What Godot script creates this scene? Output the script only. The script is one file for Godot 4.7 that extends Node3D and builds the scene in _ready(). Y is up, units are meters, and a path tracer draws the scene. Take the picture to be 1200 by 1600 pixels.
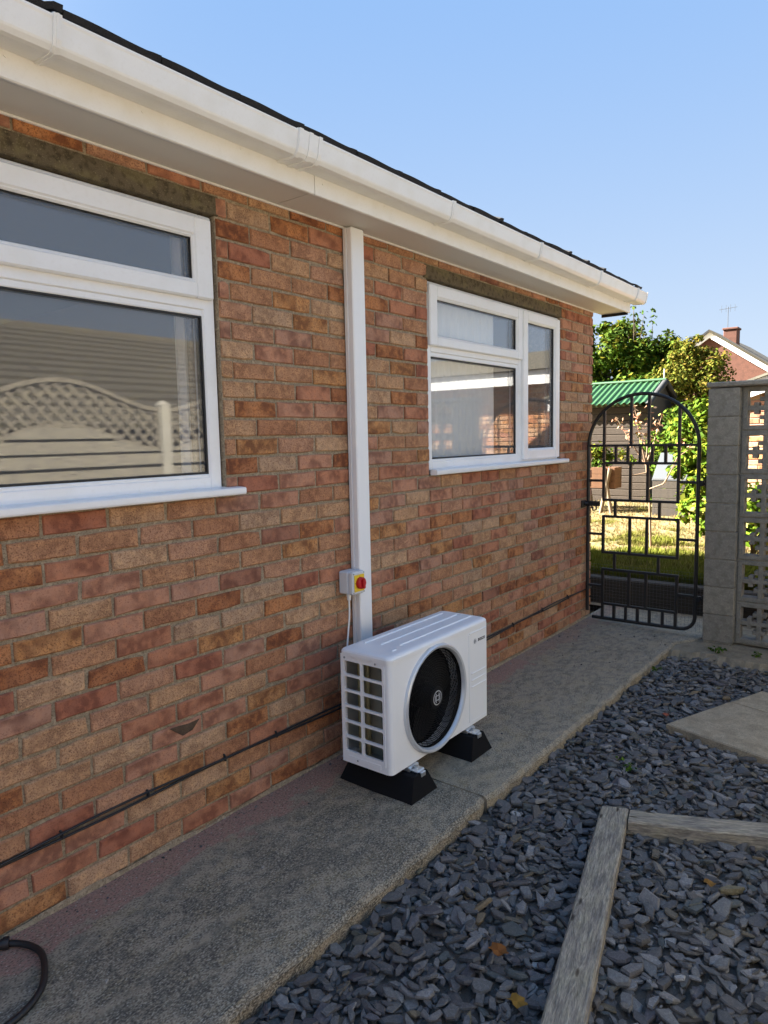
extends Node3D
# A bungalow side passage with an outdoor heat pump unit. x runs out from the house wall, y up, the wall runs along -z.
# In this file "s" is the distance along the wall away from the viewer: z = -s.

var rng := RandomNumberGenerator.new()
var taken := {}
var M := {}

# ------------------------------------------------------------------ mesh builder
class MB:
	var v := PackedVector3Array()
	var n := PackedVector3Array()
	var t := PackedVector2Array()
	var c := PackedColorArray()
	var col := Color(1, 1, 1)

	func vert(p: Vector3, nn: Vector3, uv := Vector2.ZERO) -> void:
		v.append(p); n.append(nn); t.append(uv); c.append(col)

	# corners run counter-clockwise seen from outside
	func tri(a: Vector3, b: Vector3, d: Vector3, ua := Vector2.ZERO, ub := Vector2.ZERO, ud := Vector2.ZERO) -> void:
		var nn := (b - a).cross(d - a).normalized()
		vert(a, nn, ua); vert(d, nn, ud); vert(b, nn, ub)

	func quad(a: Vector3, b: Vector3, d: Vector3, e: Vector3, ua := Vector2(0, 0), ub := Vector2(1, 0), ud := Vector2(1, 1), ue := Vector2(0, 1)) -> void:
		var nn := (d - a).cross(e - b).normalized()
		vert(a, nn, ua); vert(d, nn, ud); vert(b, nn, ub)
		vert(a, nn, ua); vert(e, nn, ue); vert(d, nn, ud)

	func squad(p: Array, q: Array) -> void: # smooth: p four points, q four normals, counter-clockwise
		vert(p[0], q[0]); vert(p[2], q[2]); vert(p[1], q[1])
		vert(p[0], q[0]); vert(p[3], q[3]); vert(p[2], q[2])

	func box(a: Vector3, b: Vector3) -> void:
		var lo := Vector3(minf(a.x, b.x), minf(a.y, b.y), minf(a.z, b.z))
		var hi := Vector3(maxf(a.x, b.x), maxf(a.y, b.y), maxf(a.z, b.z))
		frame_box(Transform3D(Basis(), (lo + hi) * 0.5), hi - lo)

	func frame_box(x: Transform3D, size: Vector3) -> void:
		var h := size * 0.5
		var p := []
		for k in 8:
			p.append(x * Vector3(h.x if k & 1 else -h.x, h.y if k & 2 else -h.y, h.z if k & 4 else -h.z))
		quad(p[4], p[5], p[7], p[6], Vector2(0, 0), Vector2(size.x, 0), Vector2(size.x, size.y), Vector2(0, size.y))
		quad(p[1], p[0], p[2], p[3], Vector2(0, 0), Vector2(size.x, 0), Vector2(size.x, size.y), Vector2(0, size.y))
		quad(p[5], p[1], p[3], p[7], Vector2(0, 0), Vector2(size.z, 0), Vector2(size.z, size.y), Vector2(0, size.y))
		quad(p[0], p[4], p[6], p[2], Vector2(0, 0), Vector2(size.z, 0), Vector2(size.z, size.y), Vector2(0, size.y))
		quad(p[6], p[7], p[3], p[2], Vector2(0, 0), Vector2(size.x, 0), Vector2(size.x, size.z), Vector2(0, size.z))
		quad(p[0], p[1], p[5], p[4], Vector2(0, 0), Vector2(size.x, 0), Vector2(size.x, size.z), Vector2(0, size.z))

	# box with chamfered edges
	func bbox(a: Vector3, b: Vector3, e: float, x := Transform3D()) -> void:
		var lo := Vector3(minf(a.x, b.x), minf(a.y, b.y), minf(a.z, b.z))
		var hi := Vector3(maxf(a.x, b.x), maxf(a.y, b.y), maxf(a.z, b.z))
		var m := (lo + hi) * 0.5
		var h := (hi - lo) * 0.5
		e = minf(e, minf(h.x, minf(h.y, h.z)) * 0.8)
		var f := func(sx: float, sy: float, sz: float, ax: int) -> Vector3:
			var q := Vector3(sx * (h.x - (0.0 if ax == 0 else e)), sy * (h.y - (0.0 if ax == 1 else e)), sz * (h.z - (0.0 if ax == 2 else e)))
			return x * (m + q)
		var sides := [-1.0, 1.0]
		for s in sides:
			var r: Array = [f.call(s, -1, -1, 0), f.call(s, 1, -1, 0), f.call(s, 1, 1, 0), f.call(s, -1, 1, 0)]
			if s < 0: r.reverse()
			quad(r[0], r[1], r[2], r[3])
			r = [f.call(-1, s, -1, 1), f.call(-1, s, 1, 1), f.call(1, s, 1, 1), f.call(1, s, -1, 1)]
			if s < 0: r.reverse()
			quad(r[0], r[1], r[2], r[3])
			r = [f.call(-1, -1, s, 2), f.call(1, -1, s, 2), f.call(1, 1, s, 2), f.call(-1, 1, s, 2)]
			if s < 0: r.reverse()
			quad(r[0], r[1], r[2], r[3])
		var ctr := x * m
		for s in sides:
			for u in sides:
				facing([f.call(s, u, -1, 0), f.call(s, u, 1, 0), f.call(s, u, 1, 1), f.call(s, u, -1, 1)], ctr)
				facing([f.call(s, -1, u, 0), f.call(s, 1, u, 0), f.call(s, 1, u, 2), f.call(s, -1, u, 2)], ctr)
				facing([f.call(-1, s, u, 1), f.call(1, s, u, 1), f.call(1, s, u, 2), f.call(-1, s, u, 2)], ctr)
				for w in sides:
					facing([f.call(s, u, w, 0), f.call(s, u, w, 1), f.call(s, u, w, 2)], ctr)

	func facing(p: Array, ctr: Vector3) -> void: # turns a polygon away from ctr
		var nn: Vector3 = (p[1] - p[0]).cross(p[2] - p[0])
		if nn.dot(p[0] - ctr) < 0: p.reverse()
		if p.size() == 3: tri(p[0], p[1], p[2])
		else: quad(p[0], p[1], p[2], p[3])

	# a round bar through points; joints are mitred
	func tube(pts: Array, r: float, seg := 8, closed := false, caps := true) -> void:
		var rings := []
		var norms := []
		var k := pts.size()
		var up := Vector3(0.123, 0.97, 0.21).normalized()
		for i in k:
			var d: Vector3
			if closed: d = (pts[(i + 1) % k] - pts[(i - 1 + k) % k]).normalized()
			else: d = (pts[mini(i + 1, k - 1)] - pts[maxi(i - 1, 0)]).normalized()
			var a := up - d * up.dot(d)
			if a.length() < 0.05: a = Vector3(1, 0, 0) - d * d.x
			a = a.normalized()
			up = a
			var b := d.cross(a)
			var ring := []
			var nr := []
			for j in seg:
				var w := TAU * j / seg
				var q := a * cos(w) + b * sin(w)
				nr.append(q); ring.append(pts[i] + q * r)
			rings.append(ring); norms.append(nr)
		for i in (k if closed else k - 1):
			var i2 := (i + 1) % k
			for j in seg:
				var j2 := (j + 1) % seg
				squad([rings[i][j], rings[i][j2], rings[i2][j2], rings[i2][j]], [norms[i][j], norms[i][j2], norms[i2][j2], norms[i2][j]])
		if caps and not closed:
			for j in seg:
				var j2 := (j + 1) % seg
				tri(pts[0], rings[0][j2], rings[0][j])
				tri(pts[k - 1], rings[k - 1][j], rings[k - 1][j2])

	# a tapering limb through points with a radius for each
	func limb(pts: Array, radii: Array, seg := 6) -> void:
		var prev := []
		var pn := []
		for i in pts.size():
			var d: Vector3 = (pts[mini(i + 1, pts.size() - 1)] - pts[maxi(i - 1, 0)]).normalized()
			var a := Vector3(0.3, 0.1, 0.95) - d * d.dot(Vector3(0.3, 0.1, 0.95))
			a = a.normalized()
			var b := d.cross(a)
			var ring := []
			var nr := []
			for j in seg:
				var w := TAU * j / seg
				var q := a * cos(w) + b * sin(w)
				nr.append(q); ring.append(pts[i] + q * radii[i])
			if i > 0:
				for j in seg:
					var j2 := (j + 1) % seg
					squad([prev[j], prev[j2], ring[j2], ring[j]], [pn[j], pn[j2], nr[j2], nr[j]])
			prev = ring; pn = nr

	# outline in (x, y), run along z from -s0 to -s1; outline counter-clockwise seen from +z
	func extrude(o: Array, s0: float, s1: float, caps := true) -> void:
		var k := o.size()
		var acc := 0.0
		for i in k:
			var a: Vector2 = o[i]
			var b: Vector2 = o[(i + 1) % k]
			quad(Vector3(a.x, a.y, -s0), Vector3(a.x, a.y, -s1), Vector3(b.x, b.y, -s1), Vector3(b.x, b.y, -s0), Vector2(s0, acc), Vector2(s1, acc), Vector2(s1, acc + a.distance_to(b)), Vector2(s0, acc + a.distance_to(b)))
			acc += a.distance_to(b)
		if caps:
			var poly := PackedVector2Array(o)
			var idx := Geometry2D.triangulate_polygon(poly)
			for i in range(0, idx.size(), 3):
				var p := [poly[idx[i]], poly[idx[i + 1]], poly[idx[i + 2]]]
				var a3 := Vector3(p[0].x, p[0].y, -s0)
				var b3 := Vector3(p[1].x, p[1].y, -s0)
				var c3 := Vector3(p[2].x, p[2].y, -s0)
				if (b3 - a3).cross(c3 - a3).z < 0:
					var sw := b3; b3 = c3; c3 = sw
				tri(a3, b3, c3)
				var o3 := Vector3(0, 0, s0 - s1)
				tri(a3 + o3, c3 + o3, b3 + o3)

	# a flat plate: outline in (x, s) between two heights, with a small chamfer on top
	func plate(o: Array, y0: float, y1: float, e := 0.004) -> void:
		var k := o.size()
		var mid := Vector2.ZERO
		for p in o: mid += p
		mid /= k
		var area := 0.0
		for i in k: area += o[i].cross(o[(i + 1) % k])
		var q: Array = o.duplicate()
		if area < 0: q.reverse()
		# (x, s) counter-clockwise is clockwise in (x, z): top seen from above runs counter-clockwise
		var inn := []
		for p in q: inn.append(p + (mid - p).normalized() * e * 1.4)
		for i in k:
			var a: Vector2 = q[i]
			var b: Vector2 = q[(i + 1) % k]
			var ai: Vector2 = inn[i]
			var bi: Vector2 = inn[(i + 1) % k]
			quad(Vector3(a.x, y0, -a.y), Vector3(b.x, y0, -b.y), Vector3(b.x, y1 - e, -b.y), Vector3(a.x, y1 - e, -a.y))
			quad(Vector3(a.x, y1 - e, -a.y), Vector3(b.x, y1 - e, -b.y), Vector3(bi.x, y1, -bi.y), Vector3(ai.x, y1, -ai.y))
			tri(Vector3(ai.x, y1, -ai.y), Vector3(bi.x, y1, -bi.y), Vector3(mid.x, y1, -mid.y), ai, bi, mid)

	func mesh(mat: Material) -> ArrayMesh:
		var m := ArrayMesh.new()
		surface(m, mat)
		return m

	func surface(m: ArrayMesh, mat: Material) -> void:
		if v.is_empty(): return
		var a := []
		a.resize(Mesh.ARRAY_MAX)
		a[Mesh.ARRAY_VERTEX] = v
		a[Mesh.ARRAY_NORMAL] = n
		a[Mesh.ARRAY_TEX_UV] = t
		a[Mesh.ARRAY_COLOR] = c
		m.add_surface_from_arrays(Mesh.PRIMITIVE_TRIANGLES, a)
		m.surface_set_material(m.get_surface_count() - 1, mat)

# ------------------------------------------------------------------ scene helpers
func numbered(called: String) -> String:
	if not taken.has(called):
		taken[called] = 0
		return called
	taken[called] += 1
	return "%s_%03d" % [called, taken[called]]

func tag(o: Node, label: String, category := "", group := "", kind := "") -> void:
	if label != "": o.set_meta("label", label)
	if category != "": o.set_meta("category", category)
	if group != "": o.set_meta("group", group)
	if kind != "": o.set_meta("kind", kind)

func thing(called: String, label: String, category: String, at := Vector3.ZERO, group := "") -> Node3D:
	var o := Node3D.new()
	o.name = numbered(called)
	add_child(o)
	o.position = at
	tag(o, label, category, group)
	return o

# a named mesh in world coordinates under a parent (or at the top)
func part(called: String, mb: MB, mat: Material, parent: Node3D = null) -> MeshInstance3D:
	return put(called, mb.mesh(mat), parent)

func put(called: String, mesh: Mesh, parent: Node3D = null, xf := Transform3D()) -> MeshInstance3D:
	var o := MeshInstance3D.new()
	o.mesh = mesh
	if parent == null:
		o.name = numbered(called)
		add_child(o)
		o.transform = xf
	else:
		o.name = called
		parent.add_child(o, true)
		var up := Transform3D()
		var p: Node = parent
		while p != self and p is Node3D:
			up = (p as Node3D).transform * up
			p = p.get_parent()
		o.transform = up.affine_inverse() * xf
	return o

func structure(called: String, mb: MB, mat: Material) -> MeshInstance3D:
	var o := part(called, mb, mat)
	o.set_meta("kind", "structure")
	return o

func V(x: float, y: float, s: float) -> Vector3:
	return Vector3(x, y, -s)

func lin(r: float, g: float, b: float) -> Color: # a real-world base colour given as linear values
	return Color(r, g, b).linear_to_srgb()

func mat(called: String, color: Color, rough := 0.8, metal := 0.0) -> StandardMaterial3D:
	var m := StandardMaterial3D.new()
	m.resource_name = called
	m.albedo_color = color
	m.roughness = rough
	m.metallic = metal
	M[called] = m
	return m

func tri_map(m: StandardMaterial3D, tex: Texture2D, per_metre: float, bump: Texture2D = null, cm := 0.0, off := Vector3.ZERO) -> StandardMaterial3D:
	m.uv1_triplanar = true
	m.uv1_world_triplanar = true
	m.uv1_scale = Vector3.ONE * per_metre
	m.uv1_offset = off
	m.uv1_triplanar_sharpness = 6.0
	if tex: m.albedo_texture = tex
	if bump:
		m.heightmap_enabled = true
		m.heightmap_texture = bump
		m.heightmap_scale = cm
	return m

func fnl(seed_: int, freq: float, oct := 4, kind := FastNoiseLite.TYPE_SIMPLEX_SMOOTH) -> FastNoiseLite:
	var f := FastNoiseLite.new()
	f.noise_type = kind
	f.seed = seed_
	f.frequency = freq
	f.fractal_octaves = oct
	if oct <= 1: f.fractal_type = FastNoiseLite.FRACTAL_NONE
	return f

func noise_bytes(f: FastNoiseLite, w: int, h: int, seamless := true) -> PackedByteArray:
	var im: Image = f.get_seamless_image(w, h) if seamless else f.get_image(w, h)
	im.convert(Image.FORMAT_L8)
	return im.get_data()

func tex_rgb(w: int, h: int, d: PackedByteArray) -> ImageTexture:
	return ImageTexture.create_from_image(Image.create_from_data(w, h, false, Image.FORMAT_RGB8, d))

func tex_l(w: int, h: int, d: PackedByteArray) -> ImageTexture:
	return ImageTexture.create_from_image(Image.create_from_data(w, h, false, Image.FORMAT_L8, d))

# mixes noise layers into a tinted texture: each layer is [bytes, low, high, colour]; where the noise runs from low to high the colour comes in
func layered(w: int, h: int, base: Color, layers: Array) -> ImageTexture:
	var d := PackedByteArray()
	d.resize(w * h * 3)
	for i in w * h:
		var r := base.r
		var g := base.g
		var b := base.b
		for l in layers:
			var k: float = clampf((float(l[0][i]) - l[1]) / float(l[2] - l[1]), 0.0, 1.0)
			if k > 0.0:
				var q: Color = l[3]
				k *= q.a
				r += (q.r - r) * k; g += (q.g - g) * k; b += (q.b - b) * k
		d[i * 3] = int(clampf(r, 0, 1) * 255.0)
		d[i * 3 + 1] = int(clampf(g, 0, 1) * 255.0)
		d[i * 3 + 2] = int(clampf(b, 0, 1) * 255.0)
	return tex_rgb(w, h, d)

# ------------------------------------------------------------------ start
func _ready() -> void:
	rng.seed = 20240917
	# camera
	var cam := Camera3D.new()
	cam.name = "camera"
	cam.transform = Transform3D(Basis(Vector3(0.78884, -0.02083, -0.61425), Vector3(-0.04841, 0.99423, -0.09589), Vector3(0.6127, 0.10538, 0.78328)).orthonormalized(), Vector3(2.158, 1.496, 0.925))
	cam.fov = 72.46
	cam.near = 0.05
	cam.far = 400.0
	add_child(cam)
	cam.current = true
	cam_xf = cam.transform
	# sky and sun
	var sky_mat := ProceduralSkyMaterial.new()
	sky_mat.sky_top_color = Color(0.160, 0.231, 0.320)
	sky_mat.sky_horizon_color = Color(0.294, 0.314, 0.331)
	sky_mat.sky_curve = 0.22
	sky_mat.sky_energy_multiplier = 1.0
	sky_mat.ground_bottom_color = Color(0.16, 0.15, 0.12)
	sky_mat.ground_horizon_color = Color(0.40, 0.42, 0.42)
	sky_mat.sun_angle_max = 80.0
	sky_mat.sun_curve = 0.2
	var sky := Sky.new()
	sky.sky_material = sky_mat
	var env := Environment.new()
	env.background_mode = Environment.BG_SKY
	env.sky = sky
	env.tonemap_mode = Environment.TONE_MAPPER_LINEAR
	env.tonemap_exposure = 11.2
	env.sdfgi_enabled = true
	env.ssao_enabled = true
	env.ssil_enabled = true
	var we := WorldEnvironment.new()
	we.name = "world_environment"
	we.environment = env
	add_child(we)
	var sun := DirectionalLight3D.new()
	sun.name = "sun"
	sun.light_energy = 1.6
	sun.light_color = Color(1.0, 0.98, 0.945)
	sun.light_angular_distance = 0.5
	sun.shadow_enabled = true
	add_child(sun)
	var to_sun := V(-1.25, 1.0, -0.45).normalized()
	sun.transform = Transform3D(Basis.looking_at(-to_sun, Vector3.UP), Vector3(0, 8, 0))
	# the place
	make_materials()
	make_ground()
	make_house()
	make_path()
	make_slate()
	make_frame_and_slabs()
	make_screen_wall()
	make_gate()
	make_fence()
	make_neighbours()
	make_garden()
	# the things
	make_unit()
	make_services()
	make_small_things()

var cam_xf := Transform3D()

func seen(p: Vector3) -> Vector3: # picture coordinates of the 1200 x 1600 photograph and the depth
	var q := cam_xf.affine_inverse() * p
	if q.z > -0.05: return Vector3(-9999, -9999, -1)
	return Vector3(600.0 - 1092.0 * q.x / q.z, 800.0 + 1092.0 * q.y / q.z, -q.z)

# ------------------------------------------------------------------ materials
func make_materials() -> void:
	var w := 512
	var fine := noise_bytes(fnl(11, 0.09, 3), w, w)
	var grain := noise_bytes(fnl(12, 0.2, 2), w, w)
	var mid := noise_bytes(fnl(13, 0.03, 4), w, w)
	var wide := noise_bytes(fnl(14, 0.009, 3), w, w)
	var cellf := fnl(15, 0.06, 1, FastNoiseLite.TYPE_CELLULAR)
	cellf.cellular_return_type = FastNoiseLite.RETURN_DISTANCE
	var cell := noise_bytes(cellf, w, w)
	# brick faces: sandy with dark pits, smoother red, dragged and kiln-marked
	var sandy := layered(w, w, Color(0.88, 0.86, 0.84), [[wide, 85, 190, Color(0.70, 0.65, 0.62, 0.8)], [mid, 100, 200, Color(1.0, 0.97, 0.90, 0.75)], [fine, 140, 200, Color(0.66, 0.60, 0.56, 0.6)], [grain, 150, 205, Color(1.0, 0.98, 0.93, 0.55)], [grain, 80, 35, Color(0.42, 0.37, 0.34, 0.75)]])
	var smooth := layered(w, w, Color(0.92, 0.89, 0.87), [[wide, 90, 185, Color(0.66, 0.59, 0.57, 0.85)], [mid, 110, 200, Color(1.0, 0.93, 0.86, 0.6)], [fine, 150, 210, Color(0.74, 0.68, 0.66, 0.5)], [grain, 70, 30, Color(0.5, 0.44, 0.42, 0.6)]])
	var dragged := layered(w, w, Color(0.92, 0.86, 0.78), [[wide, 80, 175, Color(0.58, 0.48, 0.42, 0.85)], [mid, 100, 195, Color(1.0, 0.90, 0.74, 0.65)], [fine, 140, 200, Color(0.62, 0.54, 0.48, 0.6)], [grain, 80, 35, Color(0.36, 0.30, 0.27, 0.75)]])
	var rough_bump := layered(w, w, Color(0.5, 0.5, 0.5), [[fine, 90, 170, Color(0.72, 0.72, 0.72)], [grain, 100, 200, Color(0.85, 0.85, 0.85, 0.5)], [grain, 80, 35, Color(0.15, 0.15, 0.15, 0.8)], [mid, 80, 180, Color(0.65, 0.65, 0.65, 0.5)]])
	M["rough_bump"] = rough_bump
	var tints := [
		["sandy", 0.555, 0.303, 0.172, 3.0], ["sandy", 0.599, 0.369, 0.217, 2.6], ["sandy", 0.565, 0.319, 0.205, 2.4], ["sandy", 0.631, 0.415, 0.261, 1.6],
		["smooth", 0.533, 0.253, 0.150, 2.0], ["smooth", 0.555, 0.298, 0.194, 2.4], ["smooth", 0.456, 0.191, 0.116, 1.3], ["smooth", 0.501, 0.292, 0.205, 1.4],
		["dragged", 0.555, 0.280, 0.144, 2.0], ["dragged", 0.446, 0.208, 0.111, 1.4], ["dragged", 0.587, 0.342, 0.177, 1.2], ["sandy", 0.510, 0.253, 0.139, 1.6], ["sandy", 0.555, 0.375, 0.250, 1.0], ["smooth", 0.380, 0.186, 0.122, 0.7]]
	brick_mats = []
	brick_odds = []
	var k := 0
	for t in tints:
		var m := mat("brick_%d" % k, lin(t[1], t[2], t[3]), 0.93)
		var tx: Texture2D = sandy if t[0] == "sandy" else (smooth if t[0] == "smooth" else dragged)
		tri_map(m, tx, 1.5, rough_bump, 0.22 if t[0] != "smooth" else 0.1, Vector3(k * 0.37, k * 0.21, k * 0.53))
		brick_mats.append(m)
		brick_odds.append(t[4])
		k += 1
	var mort := layered(w, w, Color(0.80, 0.78, 0.74), [[mid, 110, 190, Color(1, 0.98, 0.94, 0.7)], [fine, 140, 200, Color(0.6, 0.57, 0.52, 0.7)], [grain, 170, 220, Color(1, 1, 1, 0.7)]])
	tri_map(mat("mortar", lin(0.45, 0.38, 0.285), 0.95), mort, 2.0, rough_bump, 0.2)
	var conc := layered(w, w, Color(0.84, 0.82, 0.79), [[mid, 100, 200, Color(1, 0.98, 0.94, 0.45)], [wide, 110, 210, Color(0.70, 0.68, 0.64, 0.6)], [fine, 140, 205, Color(0.64, 0.61, 0.58, 0.6)], [grain, 175, 225, Color(1, 1, 1, 0.8)], [grain, 70, 30, Color(0.45, 0.43, 0.4, 0.6)]])
	M["concrete_tex"] = conc
	var lich := layered(w, w, Color(0.78, 0.76, 0.72), [[mid, 120, 190, Color(0.5, 0.47, 0.4, 0.8)], [fine, 150, 205, Color(0.55, 0.52, 0.45, 0.6)], [wide, 140, 185, Color(0.95, 0.95, 0.8, 0.5)], [fine, 175, 215, Color(1.0, 1.0, 0.95, 0.9)], [grain, 190, 215, Color(1, 1, 0.95, 0.9)]])
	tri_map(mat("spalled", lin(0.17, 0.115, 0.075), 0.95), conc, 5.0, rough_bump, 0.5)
	tri_map(mat("lintel", lin(0.21, 0.175, 0.12), 0.95), lich, 1.6, rough_bump, 0.5)
	tri_map(mat("pier_block", lin(0.33, 0.325, 0.30), 0.95), conc, 3.1, rough_bump, 0.25)
	tri_map(mat("pier_block_pale", lin(0.37, 0.36, 0.325), 0.95), conc, 2.7, rough_bump, 0.25, Vector3(0.3, 0.7, 0.1))
	tri_map(mat("screen_block", lin(0.31, 0.305, 0.285), 0.95), conc, 3.3, rough_bump, 0.25, Vector3(0.6, 0.2, 0.4))
	tri_map(mat("paving", lin(0.48, 0.42, 0.325), 0.95), conc, 1.6, rough_bump, 0.12)
	tri_map(mat("bare_earth", lin(0.36, 0.32, 0.25), 0.98), conc, 2.2, rough_bump, 0.5)
	tri_map(mat("slate_bed_ground", lin(0.125, 0.122, 0.12), 0.98), conc, 3.0, rough_bump, 0.4)
	# plastics
	var dirt := layered(w, w, Color(1, 1, 1), [[wide, 110, 235, Color(0.95, 0.94, 0.91, 0.35)], [fine, 150, 235, Color(0.95, 0.94, 0.92, 0.25)]])
	tri_map(mat("frame_white", lin(0.84, 0.85, 0.86), 0.3), dirt, 0.9)
	tri_map(mat("gutter_white", lin(0.84, 0.84, 0.82), 0.34), dirt, 1.4, null, 0.0, Vector3(0.3, 0.1, 0.7))
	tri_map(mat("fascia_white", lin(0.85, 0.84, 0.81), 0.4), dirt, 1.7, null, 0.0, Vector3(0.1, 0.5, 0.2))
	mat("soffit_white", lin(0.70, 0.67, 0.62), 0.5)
	mat("trunking_white", lin(0.84, 0.85, 0.86), 0.36)
	mat("casing_white", lin(0.84, 0.85, 0.86), 0.34)
	mat("gasket", lin(0.015, 0.015, 0.016), 0.6)
	mat("black_plastic", lin(0.009, 0.009, 0.010), 0.55)
	M["black_plastic"].metallic_specular = 0.3
	mat("fan_blade", lin(0.006, 0.006, 0.007), 0.7)
	M["fan_blade"].metallic_specular = 0.2
	tri_map(mat("rubber", lin(0.010, 0.010, 0.011), 0.85), null, 6.0, rough_bump, 0.05).metallic_specular = 0.25
	mat("cable_black", lin(0.014, 0.014, 0.015), 0.5)
	mat("cable_white", lin(0.72, 0.72, 0.70), 0.45)
	mat("galvanised", lin(0.62, 0.64, 0.66), 0.35, 0.85)
	mat("ring_silver", lin(0.62, 0.64, 0.67), 0.32, 0.35)
	mat("switch_grey", lin(0.62, 0.64, 0.66), 0.45)
	mat("switch_yellow", lin(0.80, 0.56, 0.03), 0.45)
	mat("switch_red", lin(0.50, 0.012, 0.016), 0.4)
	mat("print_dark", lin(0.03, 0.03, 0.035), 0.6)
	mat("print_grey", lin(0.30, 0.31, 0.33), 0.6)
	mat("print_silver", lin(0.42, 0.43, 0.45), 0.5)
	mat("coil", lin(0.22, 0.19, 0.09), 0.5)
	mat("inner_steel", lin(0.26, 0.24, 0.18), 0.6)
	mat("iron", lin(0.012, 0.012, 0.013), 0.5)
	var g := mat("glass", Color(1, 1, 1, 0.02), 0.02)
	g.transparency = BaseMaterial3D.TRANSPARENCY_ALPHA
	g.metallic_specular = 0.5
	var cur := mat("curtain", lin(0.72, 0.73, 0.72), 0.9)
	cur.backlight_enabled = true
	cur.backlight = Color(0.25, 0.25, 0.25)
	mat("room_wall", lin(0.33, 0.30, 0.26), 0.9)
	# timber: streaky weathered grain, u along the board in metres
	var tw := 1024
	var th := 128
	var streak_f := fnl(31, 1.0, 3)
	var dd := PackedByteArray()
	dd.resize(tw * th * 3)
	var hb := PackedByteArray()
	hb.resize(tw * th)
	var blot := fnl(33, 0.011, 3)
	var knots := []
	for i in 7: knots.append(Vector2(rng.randf() * tw, rng.randf_range(20, th - 20)))
	for y in th:
		for x in tw:
			var bend := 0.0
			var kd := 1e9
			for q in knots:
				var dx: float = (x - q.x) * 0.35
				var dy: float = y - q.y
				var r2 := dx * dx + dy * dy
				kd = minf(kd, r2)
				bend += 260.0 * signf(dy) * exp(-r2 / 240.0) / 26.0
			var a := streak_f.get_noise_2d(x * 0.012, (y + bend) * 0.13)
			var b2 := streak_f.get_noise_2d(x * 0.045 + 50.0, (y + bend) * 0.5)
			var f := 0.5 + 0.34 * a + 0.28 * b2
			var bl := blot.get_noise_2d(x, y * 3.0)
			var kn := clampf(1.0 - kd / 26.0, 0.0, 1.0)
			f = clampf(f, 0.0, 1.0)
			var sh := lerpf(0.45, 1.0, f) * (1.0 - 0.16 * clampf(bl * 2.0, 0.0, 1.0)) * (1.0 - 0.55 * kn)
			var i := (y * tw + x)
			dd[i * 3] = int(255.0 * clampf(sh, 0, 1))
			dd[i * 3 + 1] = int(255.0 * clampf(sh * (0.97 - 0.06 * kn), 0, 1))
			dd[i * 3 + 2] = int(255.0 * clampf(sh * (0.92 + 0.05 * bl - 0.1 * kn), 0, 1))
			hb[i] = int(255.0 * clampf(f * (1.0 - 0.4 * kn), 0, 1))
	M["wood_tex"] = tex_rgb(tw, th, dd)
	M["wood_bump"] = tex_l(tw, th, hb)
	for a in [["timber_grey", lin(0.58, 0.55, 0.49), 0.3], ["fence_wood", lin(0.24, 0.22, 0.175), 0.2], ["fence_wood_brown", lin(0.24, 0.225, 0.185), 0.2], ["fence_wood_grey", lin(0.28, 0.275, 0.25), 0.2], ["fence_post_wood", lin(0.46, 0.455, 0.41), 0.1], ["sleeper", lin(0.10, 0.085, 0.07), 0.2], ["shed_wood", lin(0.095, 0.068, 0.046), 0.2], ["planter_wood", lin(0.24, 0.11, 0.045), 0.1], ["pale_wood", lin(0.30, 0.23, 0.15), 0.1]]:
		var m2 := mat(a[0], a[1], 0.9)
		m2.albedo_texture = M["wood_tex"]
		m2.heightmap_enabled = true
		m2.heightmap_texture = M["wood_bump"]
		m2.heightmap_scale = a[2]
		m2.uv1_scale = Vector3(0.7, 6.0, 1)
	# roofs
	tri_map(mat("old_tile", lin(0.065, 0.056, 0.038), 0.95), lich, 0.8, rough_bump, 0.5)
	tri_map(mat("dark_tile", lin(0.022, 0.021, 0.022), 0.9), conc, 2.0, rough_bump, 0.25)
	tri_map(mat("grey_roof", lin(0.22, 0.21, 0.17), 0.95), conc, 1.0)
	mat("green_sheet", lin(0.014, 0.06, 0.016), 0.5)
	mat("black_board", lin(0.012, 0.012, 0.012), 0.7)
	tri_map(mat("far_brick", lin(0.135, 0.055, 0.036), 0.95), conc, 0.8)
	mat("white_board", lin(0.78, 0.77, 0.74), 0.5)
	mat("pale_board", lin(0.035, 0.04, 0.046), 0.7)
	tri_map(mat("bark", lin(0.16, 0.12, 0.08), 0.95), conc, 4.0, rough_bump, 0.6)
	mat("sapling_bark", lin(0.24, 0.15, 0.085), 0.8)
	mat("pot", lin(0.03, 0.032, 0.036), 0.6)
	# things with their own vertex colours
	for a in [["leaves", 0.75, 0.55], ["dry_leaves", 0.85, 0.3], ["grass_blades", 0.85, 0.45]]:
		var m3 := mat(a[0], Color(1, 1, 1), a[1])
		m3.metallic_specular = 0.18
		m3.vertex_color_use_as_albedo = true
		m3.cull_mode = BaseMaterial3D.CULL_DISABLED
		m3.backlight_enabled = true
		m3.backlight = Color(a[2], a[2], a[2])
	var sl := mat("slate_chips", Color(1, 1, 1), 0.62)
	sl.vertex_color_use_as_albedo = true
	tri_map(sl, layered(w, w, Color(0.82, 0.82, 0.83), [[mid, 110, 190, Color(1, 1, 1, 0.8)], [fine, 140, 200, Color(0.6, 0.6, 0.62, 0.6)], [grain, 180, 225, Color(1.3, 1.3, 1.3, 0.6)]]), 5.0, rough_bump, 0.1)

var brick_mats := []
var brick_odds := []

func pick_brick(odds: Array) -> int:
	var sum := 0.0
	for o in odds: sum += o
	var r := rng.randf() * sum
	for i in odds.size():
		r -= odds[i]
		if r <= 0.0: return i
	return 0

# ------------------------------------------------------------------ brickwork
var brick_shapes := []

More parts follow.
